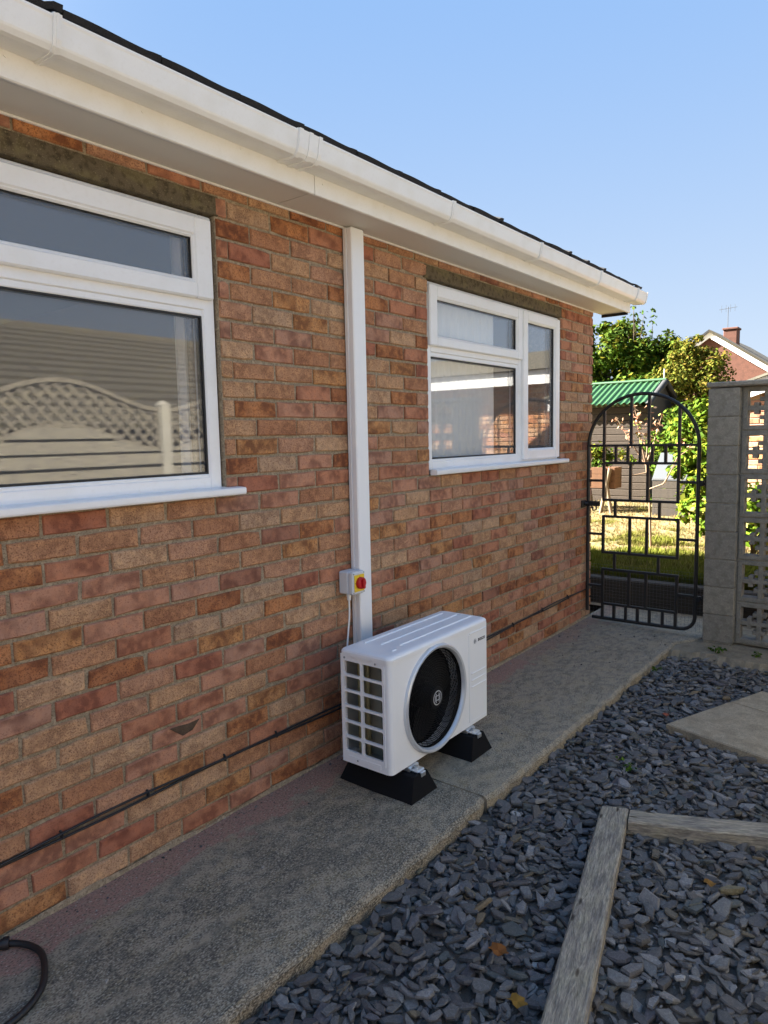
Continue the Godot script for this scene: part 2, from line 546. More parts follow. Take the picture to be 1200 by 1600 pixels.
func make_brick_shapes() -> void:
	for k in 10:
		var mb := MB.new()
		var hx := 0.1075
		var hy := 0.0325
		var d := 0.045
		var outer := []
		var inner := []
		var cut := [Vector2(-1, -1), Vector2(-0.33, -1), Vector2(0.33, -1), Vector2(1, -1), Vector2(1, 1), Vector2(0.33, 1), Vector2(-0.33, 1), Vector2(-1, 1)]
		for q in cut:
			var j := Vector2(rng.randf_range(-0.0022, 0.0012) * q.x, rng.randf_range(-0.0026, 0.0012) * q.y)
			if absf(q.x) == 1.0 and rng.randf() < 0.18: j -= q * rng.randf_range(0.002, 0.007)
			var p := Vector2(q.x * hx, q.y * hy) + j
			outer.append(p)
			inner.append(p - Vector2(signf(q.x) * (0.004 if absf(q.x) == 1.0 else 0.0), q.y * rng.randf_range(0.003, 0.0055)))
		var z1 := -0.0045
		for i in 8:
			var i2 := (i + 1) % 8
			var a := Vector3(outer[i].x, outer[i].y, z1)
			var b := Vector3(outer[i2].x, outer[i2].y, z1)
			mb.quad(Vector3(a.x, a.y, -d), Vector3(b.x, b.y, -d), b, a)
			mb.quad(a, b, Vector3(inner[i2].x, inner[i2].y, 0), Vector3(inner[i].x, inner[i].y, 0))
		for r in [[0, 1, 6, 7], [1, 2, 5, 6], [2, 3, 4, 5]]:
			var p := []
			for i in r: p.append(Vector3(inner[i].x, inner[i].y, 0))
			mb.quad(p[0], p[1], p[2], p[3])
		brick_shapes.append(mb)

# frame: x along the wall, y up, z out of the wall, at height zero. Returns [transform, shape, material] for each brick.
func lay(frame: Transform3D, a0: float, a1: float, y_joint: float, j0: int, j1: int, odd_at: float, holes: Array, odds: Array) -> Array:
	var out := []
	for j in range(j0, j1):
		var y := y_joint - 0.075 * (j + 0.5)
		var shift := odd_at if posmod(j, 2) == 1 else odd_at + 0.1125
		var k0 := int(floor((a0 - shift) / 0.225)) - 1
		var k1 := int(ceil((a1 - shift) / 0.225)) + 1
		for k in range(k0, k1):
			var spans := [[maxf(shift + k * 0.225 + 0.005, a0), minf(shift + (k + 1) * 0.225 - 0.005, a1)]]
			for h in holes:
				if y > h[2] and y < h[3]:
					var rest := []
					for sp in spans:
						if sp[1] <= h[0] or sp[0] >= h[1]:
							rest.append(sp)
						else:
							if sp[0] < h[0]: rest.append([sp[0], h[0]])
							if sp[1] > h[1]: rest.append([h[1], sp[1]])
					spans = rest
			for sp in spans:
				var l: float = sp[1] - sp[0]
				if l < 0.02: continue
				var b := Basis().rotated(Vector3.BACK, rng.randf_range(-0.004, 0.004)).rotated(Vector3.UP, rng.randf_range(-0.006, 0.006)).rotated(Vector3.RIGHT, rng.randf_range(-0.012, 0.012))
				var sx := l / 0.215
				if rng.randf() < 0.5: b = b * Basis.from_euler(Vector3(0, 0, PI))
				b = b * Basis.from_scale(Vector3(sx, 1, 1))
				out.append([frame * Transform3D(b, Vector3((sp[0] + sp[1]) * 0.5, y + rng.randf_range(-0.0012, 0.0012), rng.randf_range(-0.0015, 0.0025))), rng.randi() % brick_shapes.size(), pick_brick(odds)])
	return out

var shared := {}

func brick_mesh(shape: int, m: int) -> ArrayMesh:
	var key := shape * 100 + m
	if not shared.has(key): shared[key] = (brick_shapes[shape] as MB).mesh(brick_mats[m])
	return shared[key]

# the bricks that show largest as parts of their own, the rest joined
func place_bricks(bricks: Array, parent: Node3D, most: int, visible_only := true) -> void:
	var order := []
	for i in bricks.size():
		var p := seen(bricks[i][0].origin)
		var inside: bool = p.z > 0.0 and p.x > -40 and p.x < 1240 and p.y > -40 and p.y < 1640
		if inside or not visible_only: order.append([p.z, i])
	order.sort_custom(func(a, b): return a[0] < b[0])
	var single := {}
	for k in mini(most, order.size()): single[order[k][1]] = true
	var rest := {}
	for i in bricks.size():
		var q: Array = bricks[i]
		if single.has(i):
			put("brick", brick_mesh(q[1], q[2]), parent, q[0])
		else:
			if not rest.has(q[2]): rest[q[2]] = MB.new()
			var to: MB = rest[q[2]]
			var from: MB = brick_shapes[q[1]]
			var x: Transform3D = q[0]
			var nb := x.basis.inverse().transposed()
			for n in from.v.size():
				to.vert(x * from.v[n], (nb * from.n[n]).normalized())
	if not rest.is_empty():
		var m := ArrayMesh.new()
		for k in rest: (rest[k] as MB).surface(m, brick_mats[k])
		var o := put("brickwork", m, parent)
		o.set_meta("kind", "stuff")

# ------------------------------------------------------------------ ground
func make_ground() -> void:
	var mb := MB.new()
	mb.quad(V(-200, -0.1, -200), V(200, -0.1, -200), V(200, -0.1, 200), V(-200, -0.1, 200))
	var soil := mat("soil", lin(0.22, 0.19, 0.13), 0.98)
	tri_map(soil, M["concrete_tex"], 0.35)
	structure("ground", mb, soil)

# ------------------------------------------------------------------ the bungalow
const W1 := [-1.05, 0.845, 1.285, 2.335]
const W2 := [2.25, 3.965, 1.285, 2.335]
const END := 4.575

func make_house() -> void:
	make_brick_shapes()
	var h := thing("bungalow", "brown brick bungalow wall with two white windows, gutter and soffit", "bungalow", Vector3(0, 0, 0))
	# mortar body of the front wall, with real openings
	var mb := MB.new()
	var f := -0.0075
	var bk := -0.27
	for r in [[-6.0, W1[0], -0.3, 2.6], [W1[1], W2[0], -0.3, 2.6], [W2[1], END - 0.006, -0.3, 2.6]]:
		mb.box(V(f, r[2], r[0]), V(bk, r[3], r[1]))
	for w in [W1, W2]:
		mb.box(V(f, -0.3, w[0]), V(bk, w[2], w[1]))
		mb.box(V(f, 2.41, w[0]), V(bk, 2.6, w[1]))
		mb.box(V(-0.12, w[3], w[0]), V(bk, 2.41, w[1]))
	var wall := part("wall", mb, M["mortar"], h)
	var frame := Transform3D(Basis(Vector3(0, 0, -1), Vector3(0, 1, 0), Vector3(1, 0, 0)), Vector3.ZERO)
	var holes := [[W1[0], W1[1] + 0.003, 1.28, 2.41], [W2[0] - 0.003, W2[1] + 0.003, 1.28, 2.41]]
	var bricks := lay(frame, -1.6, END, 2.335, -2, 32, 0.0, holes, brick_odds)
	# end wall round the corner, seen edge-on
	var endf := Transform3D(Basis(Vector3(-1, 0, 0), Vector3(0, 1, 0), Vector3(0, 0, -1)), Vector3(0, 0, -END))
	bricks += lay(endf, 0.004, 1.2, 2.335, -2, 32, 0.0, [], brick_odds)
	place_bricks(bricks, wall, 300)
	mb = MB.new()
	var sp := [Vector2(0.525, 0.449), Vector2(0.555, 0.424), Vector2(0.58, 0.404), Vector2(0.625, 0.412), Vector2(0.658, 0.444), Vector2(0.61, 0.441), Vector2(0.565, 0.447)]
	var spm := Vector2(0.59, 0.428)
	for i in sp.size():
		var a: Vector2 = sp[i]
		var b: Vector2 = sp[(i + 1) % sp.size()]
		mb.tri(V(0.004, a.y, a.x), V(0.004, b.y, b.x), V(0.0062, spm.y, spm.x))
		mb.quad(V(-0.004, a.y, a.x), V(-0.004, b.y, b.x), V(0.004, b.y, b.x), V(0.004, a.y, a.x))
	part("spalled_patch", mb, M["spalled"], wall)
	mb = MB.new()
	var fz := fnl(41, 3.0, 3)
	for i in 160:
		var s0 := -1.6 + 6.17 * i / 160.0
		var s1 := -1.6 + 6.17 * (i + 1) / 160.0
		var h0 := 0.016 + 0.022 * fz.get_noise_2d(s0, 0)
		var h1 := 0.016 + 0.022 * fz.get_noise_2d(s1, 0)
		var d0 := 0.008 + 0.008 * fz.get_noise_2d(s0, 9)
		var d1 := 0.008 + 0.008 * fz.get_noise_2d(s1, 9)
		mb.quad(V(d0, -0.01, s0), V(d1, -0.01, s1), V(0.003, h1, s1), V(0.003, h0, s0))
	part("mortar_fillet", mb, M["mortar"], wall)
	# the other walls
	mb = MB.new()
	mb.box(V(f - 0.002, -0.3, END - 0.005), V(-8.0, 2.6, END - 0.25))
	mb.box(V(-7.75, -0.3, -6.0), V(-8.0, 2.6, END - 0.26))
	mb.box(V(f - 0.002, -0.3, -6.0), V(-8.0, 2.6, -6.25))
	# gable triangle of the end wall
	for s in [END - 0.12, -6.12]:
		var o := [Vector2(-8.0, 2.6), Vector2(-0.008, 2.6), Vector2(-4.0, 4.0)]
		mb.extrude(o, s - 0.11, s + 0.11)
	part("rear_walls", mb, M["mortar"], h)
	# rooms behind the windows
	mb = MB.new()
	mb.box(V(-0.28, 0.05, -3.0), V(-7.7, 0.1, 4.3))
	mb.box(V(-0.28, 2.42, -3.0), V(-7.7, 2.47, 4.3))
	mb.box(V(-5.6, 0.1, -3.0), V(-5.7, 2.42, 4.3))
	mb.box(V(-0.28, 0.1, 1.6), V(-5.6, 2.42, 1.7))
	mb.box(V(-0.28, 0.1, -3.0), V(-5.6, 2.42, -3.1))
	mb.box(V(-0.28, 0.1, 4.22), V(-5.6, 2.42, 4.31))
	part("room", mb, M["room_wall"], h)
	for w in [[-1.3, 0.862, -0.004], [2.222, 3.99, -0.004]]:
		mb = MB.new()
		mb.bbox(V(-0.115, 2.338, w[0]), V(0.001, 2.4085, w[1]), 0.004)
		part("lintel", mb, M["lintel"], h)
	make_eaves(h)
	make_windows(h)

func make_eaves(h: Node3D) -> void:
	var e0 := -6.2
	var e1 := 4.772
	var mb := MB.new()
	# soffit boards with one butt joint
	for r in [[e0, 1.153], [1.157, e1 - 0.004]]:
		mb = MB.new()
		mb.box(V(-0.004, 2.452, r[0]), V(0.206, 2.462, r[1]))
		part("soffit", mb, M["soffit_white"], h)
		mb = MB.new()
		var o := [Vector2(0.2065, 2.443), Vector2(0.219, 2.441), Vector2(0.2235, 2.444), Vector2(0.2235, 2.60), Vector2(0.2065, 2.60)]
		mb.extrude(o, r[0], r[1] + (0.004 if r[1] > 2.0 else 0.0))
		part("fascia_board", mb, M["fascia_white"], h)
	# a thin trim where soffit meets brick
	mb = MB.new()
	mb.bbox(V(0.001, 2.444, e0), V(0.012, 2.4515, END), 0.002)
	part("soffit_trim", mb, M["fascia_white"], h)
	# closing board at the gable end
	mb = MB.new()
	mb.box(V(-0.004, 2.43, e1 - 0.012), V(0.2062, 2.451, e1))
	part("end_board", mb, M["black_board"], h)
	# pin heads
	for s in [0.0, 0.401, 0.787, 1.2, 1.595, 1.969, 2.491, 3.0, 3.45, 3.921, 4.4]:
		mb = MB.new()
		mb.tube([V(0.2232, 2.497 + 0.006 * sin(s * 9.0), s), V(0.2262, 2.497 + 0.006 * sin(s * 9.0), s)], 0.0042, 8)
		part("pin_head", mb, M["fascia_white"], h)
	# gutter: an open square-line channel
	var pr := [Vector2(0.2245, 2.512), Vector2(0.300, 2.506), Vector2(0.313, 2.509), Vector2(0.3225, 2.5205), Vector2(0.3255, 2.526), Vector2(0.3275, 2.535), Vector2(0.3355, 2.578), Vector2(0.3385, 2.584), Vector2(0.3385, 2.590), Vector2(0.3335, 2.592), Vector2(0.3315, 2.5885), Vector2(0.3325, 2.581), Vector2(0.3245, 2.536), Vector2(0.3195, 2.5225), Vector2(0.311, 2.512), Vector2(0.300, 2.509), Vector2(0.2275, 2.515), Vector2(0.2275, 2.585), Vector2(0.2245, 2.585)]
	mb = MB.new()
	mb.extrude(pr, e0, 4.83)
	var gut := part("gutter", mb, M["gutter_white"], h)
	mb = MB.new()
	var cap := [Vector2(0.2245, 2.510), Vector2(0.300, 2.504), Vector2(0.3155, 2.507), Vector2(0.3275, 2.522), Vector2(0.3405, 2.586), Vector2(0.3405, 2.593), Vector2(0.2245, 2.590)]
	mb.extrude(cap, 4.831, 4.842)
	part("stop_end", mb, M["gutter_white"], gut)
	# brackets hug the channel from below
	var grow := func(d: float) -> Array:
		return [Vector2(0.2245, 2.512 - d), Vector2(0.300, 2.506 - d), Vector2(0.315, 2.509 - d), Vector2(0.3255 + d * 0.5, 2.5195 - d * 0.5), Vector2(0.3305 + d, 2.535), Vector2(0.3385 + d, 2.580), Vector2(0.3412 + d, 2.5925), Vector2(0.334, 2.5955), Vector2(0.330, 2.5935), Vector2(0.3385, 2.5905), Vector2(0.3385, 2.584), Vector2(0.3355, 2.578), Vector2(0.3275, 2.535), Vector2(0.3225, 2.5205), Vector2(0.313, 2.509), Vector2(0.300, 2.506), Vector2(0.2245, 2.512)]
	for s in [0.085, 1.985, 2.93, 3.86, 4.62, -0.85, -1.8]:
		mb = MB.new()
		mb.extrude(grow.call(0.0035), s - 0.011, s + 0.011)
		mb.extrude(grow.call(0.006), s - 0.003, s + 0.003)
		part("bracket", mb, M["gutter_white"], gut)
	mb = MB.new()
	mb.extrude(grow.call(0.003), 0.955, 1.075)
	for s in [0.965, 1.015, 1.065]: mb.extrude(grow.call(0.0075), s - 0.008, s + 0.008)
	part("union_bracket", mb, M["gutter_white"], gut)
	# roof: deck, eaves tiles one by one, further courses stepping up
	mb = MB.new()
	var sl := 0.36
	var ridge := 2.63 + sl * 4.2
	mb.extrude([Vector2(0.2, 2.612), Vector2(0.2, 2.622), Vector2(-4.0, ridge - 0.01), Vector2(-8.2, 2.622), Vector2(-8.2, 2.612), Vector2(-4.0, ridge - 0.03)], e0, e1 - 0.02)
	var roof := part("roof", mb, M["dark_tile"], h)
	mb = MB.new()
	var dir := Vector2(-1, sl).normalized()
	var up := Vector2(sl, 1).normalized()
	var s := e0 + 0.02
	while s < 4.76:
		var w := minf(0.298, 4.785 - s)
		var dy := rng.randf_range(-0.002, 0.004)
		mb = MB.new()
		var bump := 0.010 if rng.randf() < 0.3 else 0.002
		var base := Vector2(0.300 + rng.randf_range(-0.006, 0.006), 2.6125 + dy * 0.4)
		# a shallow double-roll section across the tile, 9 points
		var prev := []
		for i in 13:
			var q := i / 12.0
			var lift := 0.0015 * sin(q * TAU) + (bump if i >= 11 else 0.0)
			var p0 := base + up * lift
			var p1 := base + dir * 0.42 + up * (lift + 0.006)
			var now := [p0, p0 + up * 0.018, p1 + up * 0.018, p1]
			var sz := s + q * w
			if i > 0:
				var so := s + (i - 1) / 12.0 * w
				for n in 4:
					var n2 := (n + 1) % 4
					mb.quad(V(prev[n].x, prev[n].y, so), V(now[n].x, now[n].y, sz), V(now[n2].x, now[n2].y, sz), V(prev[n2].x, prev[n2].y, so))
			prev = now
		part("roof_tile", mb, M["dark_tile"], roof)
		s += 0.3
	for c in 13:
		mb = MB.new()
		var b := Vector2(0.292, 2.622) + dir * (0.33 * (c + 1)) + up * 0.014
		var t := b + dir * 0.40
		mb.extrude([b, b + up * 0.014, t + up * 0.006, t - up * 0.004], e0, 4.78)
		part("tile_course", mb, M["dark_tile"], roof)
	mb = MB.new()
	mb.extrude([Vector2(-4.0, ridge + 0.05), Vector2(-4.2, ridge - 0.03), Vector2(-8.45, 2.59), Vector2(-8.45, 2.61)], e0, 4.78)
	part("rear_slope", mb, M["dark_tile"], roof)

func rect_frame(mb: MB, s0: float, s1: float, y0: float, y1: float, w: Array, x0: float, x1: float, e := 0.004) -> void:
	# w: left, right, bottom, top widths
	mb.bbox(V(x0, y0, s0), V(x1, y1, s0 + w[0]), e)
	mb.bbox(V(x0, y0, s1 - w[1]), V(x1, y1, s1), e)
	mb.bbox(V(x0 - 0.0004, y0, s0 + w[0] - 0.004), V(x1 - 0.0004, y0 + w[2], s1 - w[1] + 0.004), e)
	mb.bbox(V(x0 - 0.0004, y1 - w[3], s0 + w[0] - 0.004), V(x1 - 0.0004, y1, s1 - w[1] + 0.004), e)

func glass_unit(parent: Node3D, s0: float, s1: float, y0: float, y1: float, x: float) -> void:
	var mb := MB.new()
	# dark rubber gasket round the glass
	rect_frame(mb, s0 - 0.004, s1 + 0.004, y0 - 0.004, y1 + 0.004, [0.008, 0.008, 0.008, 0.008], x - 0.028, x + 0.007, 0.001)
	part("gasket", mb, M["gasket"], parent)
	for d in [0.0, -0.020]:
		mb = MB.new()
		mb.box(V(x + d, y0, s0), V(x + d - 0.004, y1, s1))
		part("pane", mb, M["glass"], parent)

func make_windows(h: Node3D) -> void:
	# left window: a top-hung fanlight over a large fixed pane
	var mb := MB.new()
	var w := part("window", mb_frame(W1[0], W1[1] - 0.006, 1.312, 2.333, -0.022), M["frame_white"], h)
	mb = MB.new()
	mb.bbox(V(-0.021, 1.988, W1[0] + 0.05), V(-0.09, 2.040, W1[1] - 0.05), 0.004)
	part("transom", mb, M["frame_white"], w)
	mb = MB.new()
	rect_frame(mb, W1[0] + 0.02, W1[1] - 0.022, 2.0245, 2.317, [0.078, 0.078, 0.06, 0.068], 0.002, -0.06, 0.006)
	rect_frame(mb, W1[0] + 0.09, W1[1] - 0.092, 2.077, 2.256, [0.016, 0.016, 0.016, 0.016], -0.004, -0.05, 0.006)
	part("fanlight_sash", mb, M["frame_white"], w)
	glass_unit(w, W1[0] + 0.104, W1[1] - 0.106, 2.091, 2.242, -0.022)
	mb = MB.new()
	rect_frame(mb, W1[0] + 0.03, W1[1] - 0.035, 1.345, 1.992, [0.028, 0.03, 0.03, 0.03], -0.026, -0.06, 0.006)
	part("glazing_bead", mb, M["frame_white"], w)
	glass_unit(w, W1[0] + 0.058, W1[1] - 0.066, 1.376, 1.962, -0.036)
	mb = MB.new()
	sill(mb, W1[0] - 0.06, W1[1] + 0.055)
	part("sill", mb, M["frame_white"], w)
	# right window: fanlight over a fixed pane, side casement
	w = part("window", mb_frame(W2[0] + 0.004, W2[1] - 0.006, 1.312, 2.333, -0.022), M["frame_white"], h)
	var mid := 3.365
	mb = MB.new()
	mb.bbox(V(-0.021, 1.35, mid - 0.028), V(-0.09, 2.29, mid + 0.028), 0.004)
	part("mullion", mb, M["frame_white"], w)
	mb = MB.new()
	mb.bbox(V(-0.0205, 1.958, W2[0] + 0.05), V(-0.09, 2.012, mid - 0.026), 0.004)
	part("transom", mb, M["frame_white"], w)
	mb = MB.new()
	rect_frame(mb, W2[0] + 0.02, mid - 0.006, 1.990, 2.317, [0.075, 0.066, 0.052, 0.066], 0.002, -0.06, 0.006)
	rect_frame(mb, W2[0] + 0.087, mid - 0.064, 2.034, 2.258, [0.016, 0.016, 0.016, 0.016], -0.004, -0.05, 0.006)
	part("fanlight_sash", mb, M["frame_white"], w)
	glass_unit(w, W2[0] + 0.10, mid - 0.078, 2.048, 2.244, -0.022)
	mb = MB.new()
	rect_frame(mb, W2[0] + 0.03, mid - 0.024, 1.345, 1.962, [0.028, 0.03, 0.03, 0.03], -0.026, -0.06, 0.006)
	part("glazing_bead", mb, M["frame_white"], w)
	glass_unit(w, W2[0] + 0.058, mid - 0.054, 1.376, 1.932, -0.036)
	mb = MB.new()
	rect_frame(mb, mid + 0.008, W2[1] - 0.02, 1.330, 2.317, [0.066, 0.07, 0.066, 0.066], 0.002, -0.06, 0.006)
	rect_frame(mb, mid + 0.066, W2[1] - 0.082, 1.388, 2.259, [0.016, 0.016, 0.016, 0.016], -0.004, -0.05, 0.006)
	part("casement_sash", mb, M["frame_white"], w)
	glass_unit(w, mid + 0.08, W2[1] - 0.096, 1.402, 2.245, -0.022)
	mb = MB.new()
	sill(mb, W2[0] - 0.0, W2[1] + 0.05)
	part("sill", mb, M["frame_white"], w)
	# hangings inside
	mb = pleats(-0.20, 0.775, 0.905, 1.2, 2.4, 0.012, 0.045)
	tag(part("curtain", mb, M["curtain"]), "edge of a pale curtain inside the left window", "curtain")
	mb = pleats(-0.125, 2.16, 3.192, 1.2, 2.4, 0.007, 0.085)
	tag(part("curtain", mb, M["curtain"]), "pale vertical blind behind the fixed pane of the right window", "curtain")

func pleats(x: float, s0: float, s1: float, y0: float, y1: float, amp: float, pitch: float) -> MB:
	var mb := MB.new()
	var k := int((s1 - s0) / pitch * 8.0)
	for side in [0.0, -0.002]:
		for i in k:
			var a := s0 + (s1 - s0) * i / k
			var b := s0 + (s1 - s0) * (i + 1) / k
			var xa: float = x + amp * sin(a / pitch * TAU) + side
			var xb: float = x + amp * sin(b / pitch * TAU) + side
			if side == 0.0: mb.quad(V(xa, y0, a), V(xb, y0, b), V(xb, y1, b), V(xa, y1, a))
			else: mb.quad(V(xb, y0, b), V(xa, y0, a), V(xa, y1, a), V(xb, y1, b))
	return mb

func mb_frame(s0: float, s1: float, y0: float, y1: float, x: float) -> MB:
	var mb := MB.new()
	rect_frame(mb, s0, s1, y0, y1, [0.055, 0.055, 0.05, 0.05], x, -0.09, 0.005)
	return mb

func sill(mb: MB, s0: float, s1: float) -> void:
	var o := [Vector2(-0.1, 1.2875), Vector2(0.040, 1.2875), Vector2(0.046, 1.290), Vector2(0.048, 1.296), Vector2(0.048, 1.311), Vector2(0.044, 1.3155), Vector2(-0.02, 1.3195), Vector2(-0.1, 1.3195)]
	# only the nose carries on past the opening
	mb.extrude([Vector2(0.004, 1.2875), Vector2(0.040, 1.2875), Vector2(0.046, 1.290), Vector2(0.048, 1.296), Vector2(0.048, 1.311), Vector2(0.044, 1.3155), Vector2(0.004, 1.318)], s0, s1)
	mb.extrude([Vector2(-0.1, 1.2885), Vector2(0.0035, 1.2885), Vector2(0.0035, 1.318), Vector2(-0.02, 1.3192), Vector2(-0.1, 1.3192)], s0 + 0.065, s1 - 0.055)

# ------------------------------------------------------------------ concrete path
func make_path() -> void:
	var w := 384
	var h := 2048
	var fine := noise_bytes(fnl(51, 0.16, 3), w, h)
	var grit := noise_bytes(fnl(52, 0.36, 2), w, h)
	var mid := noise_bytes(fnl(53, 0.045, 4), w, h)
	var wide := noise_bytes(fnl(54, 0.012, 4), w, h)
	var wide2 := noise_bytes(fnl(55, 0.016, 4), w, h)
	var cf := fnl(56, 0.16, 1, FastNoiseLite.TYPE_CELLULAR)
	cf.cellular_return_type = FastNoiseLite.RETURN_DISTANCE
	var cell := noise_bytes(cf, w, h)
	var d := PackedByteArray()
	d.resize(w * h * 3)
	var b := PackedByteArray()
	b.resize(w * h)
	for y in h:
		var s := -2.5 + 7.6 * y / h
		var first := s < 1.515
		for x in w:
			var i := y * w + x
			var px := 0.9 * x / w
			var f := fine[i] / 255.0
			var g := grit[i] / 255.0
			var m := mid[i] / 255.0
			var wd := wide[i] / 255.0
			var w2 := wide2[i] / 255.0
			var r := 0.59
			var gg := 0.54
			var bb := 0.46
			var k := clampf((m - 0.35) * 2.2, 0, 1)
			r -= 0.11 * k; gg -= 0.09 * k; bb -= 0.065 * k
			# tan worn patches
			k = clampf((w2 - 0.56) * 7.0, 0, 1) * clampf((m - 0.3) * 3.0, 0, 1)
			r += 0.07 * k; gg += 0.05 * k; bb += 0.01 * k
			# black algae in grainy blotches, mostly on the near slab
			var al := wd * 0.6 + m * 0.5 - 0.55
			var spread := clampf((px - 0.12) * 6.0, 0, 1)
			k = clampf(al * 3.0 + (0.6 if first else 0.12), 0, 1) * clampf((f - 0.2) * 2.2, 0, 1) * spread
			k *= 0.86 if first else 0.65
			r = lerpf(r, 0.32, k); gg = lerpf(gg, 0.298, k); bb = lerpf(bb, 0.262, k)
			# pinkish render spilt along the foot of the wall
			var band := 0.165 + 0.14 * (wd - 0.5) + 0.09 * (m - 0.5)
			k = clampf((band - px) / 0.03, 0, 1) * (0.95 if s < 3.2 else 0.5) * clampf(0.75 + (f - 0.4) * 1.4, 0, 1)
			r = lerpf(r, 0.61, k); gg = lerpf(gg, 0.465, k); bb = lerpf(bb, 0.41, k)
			# exposed aggregate
			var edge := clampf((px - 0.62) * 6.0, 0, 1)
			k = clampf((g - 0.60 + 0.05 * edge) * 7.0, 0, 1) * (0.72 + 0.2 * edge) * spread
			r = lerpf(r, 0.70, k); gg = lerpf(gg, 0.67, k); bb = lerpf(bb, 0.60, k)
			k = clampf((0.38 - g) * 7.0, 0, 1) * 0.62
			r = lerpf(r, 0.2, k); gg = lerpf(gg, 0.18, k); bb = lerpf(bb, 0.16, k)
			if cell[i] < 14 and m > 0.52:
				r = 0.78; gg = 0.76; bb = 0.7
			d[i * 3] = int(clampf(r, 0, 1) * 255); d[i * 3 + 1] = int(clampf(gg, 0, 1) * 255); d[i * 3 + 2] = int(clampf(bb, 0, 1) * 255)
			b[i] = int(255.0 * clampf(0.25 + 0.45 * g + 0.25 * f * spread, 0, 1))
	var cm := mat("path_concrete", Color(1, 1, 1), 0.96)
	cm.albedo_texture = tex_rgb(w, h, d)
	cm.heightmap_enabled = true
	cm.heightmap_texture = tex_l(w, h, b)
	cm.heightmap_scale = 0.3
	var root := Node3D.new()
	root.name = "concrete_path"
	add_child(root)
	root.set_meta("kind", "structure")
	var en := fnl(57, 5.0, 3)
	var yn := fnl(58, 1.6, 3)
	for r in [[-2.5, 1.511, 0.768], [1.519, 5.0, 0.776]]:
		var mb := MB.new()
		var n := int((r[1] - r[0]) / 0.02)
		var rows := []
		for i in n + 1:
			var s: float = r[0] + (r[1] - r[0]) * i / n
			var e: float = r[2] + 0.012 * en.get_noise_2d(s, 0) + 0.006 * en.get_noise_2d(s * 5.0, 7.0)
			var ends := minf(i, n - i)
			if ends < 3: e -= 0.006 * (3 - ends)
			if e > 0.74 and s > 4.2: e = lerpf(e, 0.9, clampf((s - 4.2) * 4.0, 0, 1))
			var row := []
			for x in [-0.02, 0.06, 0.2, 0.35, 0.5, 0.62, e - 0.04, e - 0.015]:
				row.append(V(x, 0.0035 * yn.get_noise_2d(x * 3.0, s) - 0.012 * x, s))
			var edge_y := -0.0102
			row.append(V(e - 0.004, edge_y - 0.006 - 0.004 * en.get_noise_2d(s * 9.0, 3.0), s))
			row.append(V(e + 0.002, edge_y - 0.016, s))
			row.append(V(e + 0.004 * en.get_noise_2d(s * 7.0, 9.0), edge_y - 0.05, s))
			row.append(V(e - 0.01, -0.12, s))
			rows.append(row)
		for i in n:
			for j in rows[0].size() - 1:
				var q := [rows[i][j], rows[i][j + 1], rows[i + 1][j + 1], rows[i + 1][j]]
				var uv := []
				for p in q: uv.append(Vector2((p.x - minf(0.0, p.y + 0.0102)) / 0.9, (-p.z + 2.5) / 7.6))
				mb.quad(q[0], q[1], q[2], q[3], uv[0], uv[1], uv[2], uv[3])
		for k in [0, n]:
			for j in rows[0].size() - 1:
				var a: Vector3 = rows[k][j]
				var c: Vector3 = rows[k][j + 1]
				var uv0 := Vector2(a.x / 0.9, (-a.z + 2.5) / 7.6)
				if k == 0: mb.quad(Vector3(a.x, -0.12, a.z), Vector3(c.x, -0.12, c.z), c, a, uv0, uv0, uv0, uv0)
				else: mb.quad(c, Vector3(c.x, -0.12, c.z), Vector3(a.x, -0.12, a.z), a, uv0, uv0, uv0, uv0)
		part("slab", mb, cm, root)
	# bare gritty strip in front of the screen wall
	var mb2 := MB.new()
	var gn := fnl(59, 3.0, 3)
	for i in 60:
		for j in 14:
			var q := []
			for o in [[0, 0], [1, 0], [1, 1], [0, 1]]:
				var x: float = 0.76 + (i + o[0]) * 0.042
				var s: float = 4.0 + (j + o[1]) * 0.075
				var y := -0.022 + 0.012 * gn.get_noise_2d(x, s)
				if j + o[1] == 0: y = -0.075
				q.append(V(x, y, s + (0.06 * gn.get_noise_2d(x * 2.0, 3.0) if j + o[1] < 4 else 0.0)))
			mb2.quad(q[0], q[1], q[2], q[3])
	structure("earth_strip", mb2, M["bare_earth"])

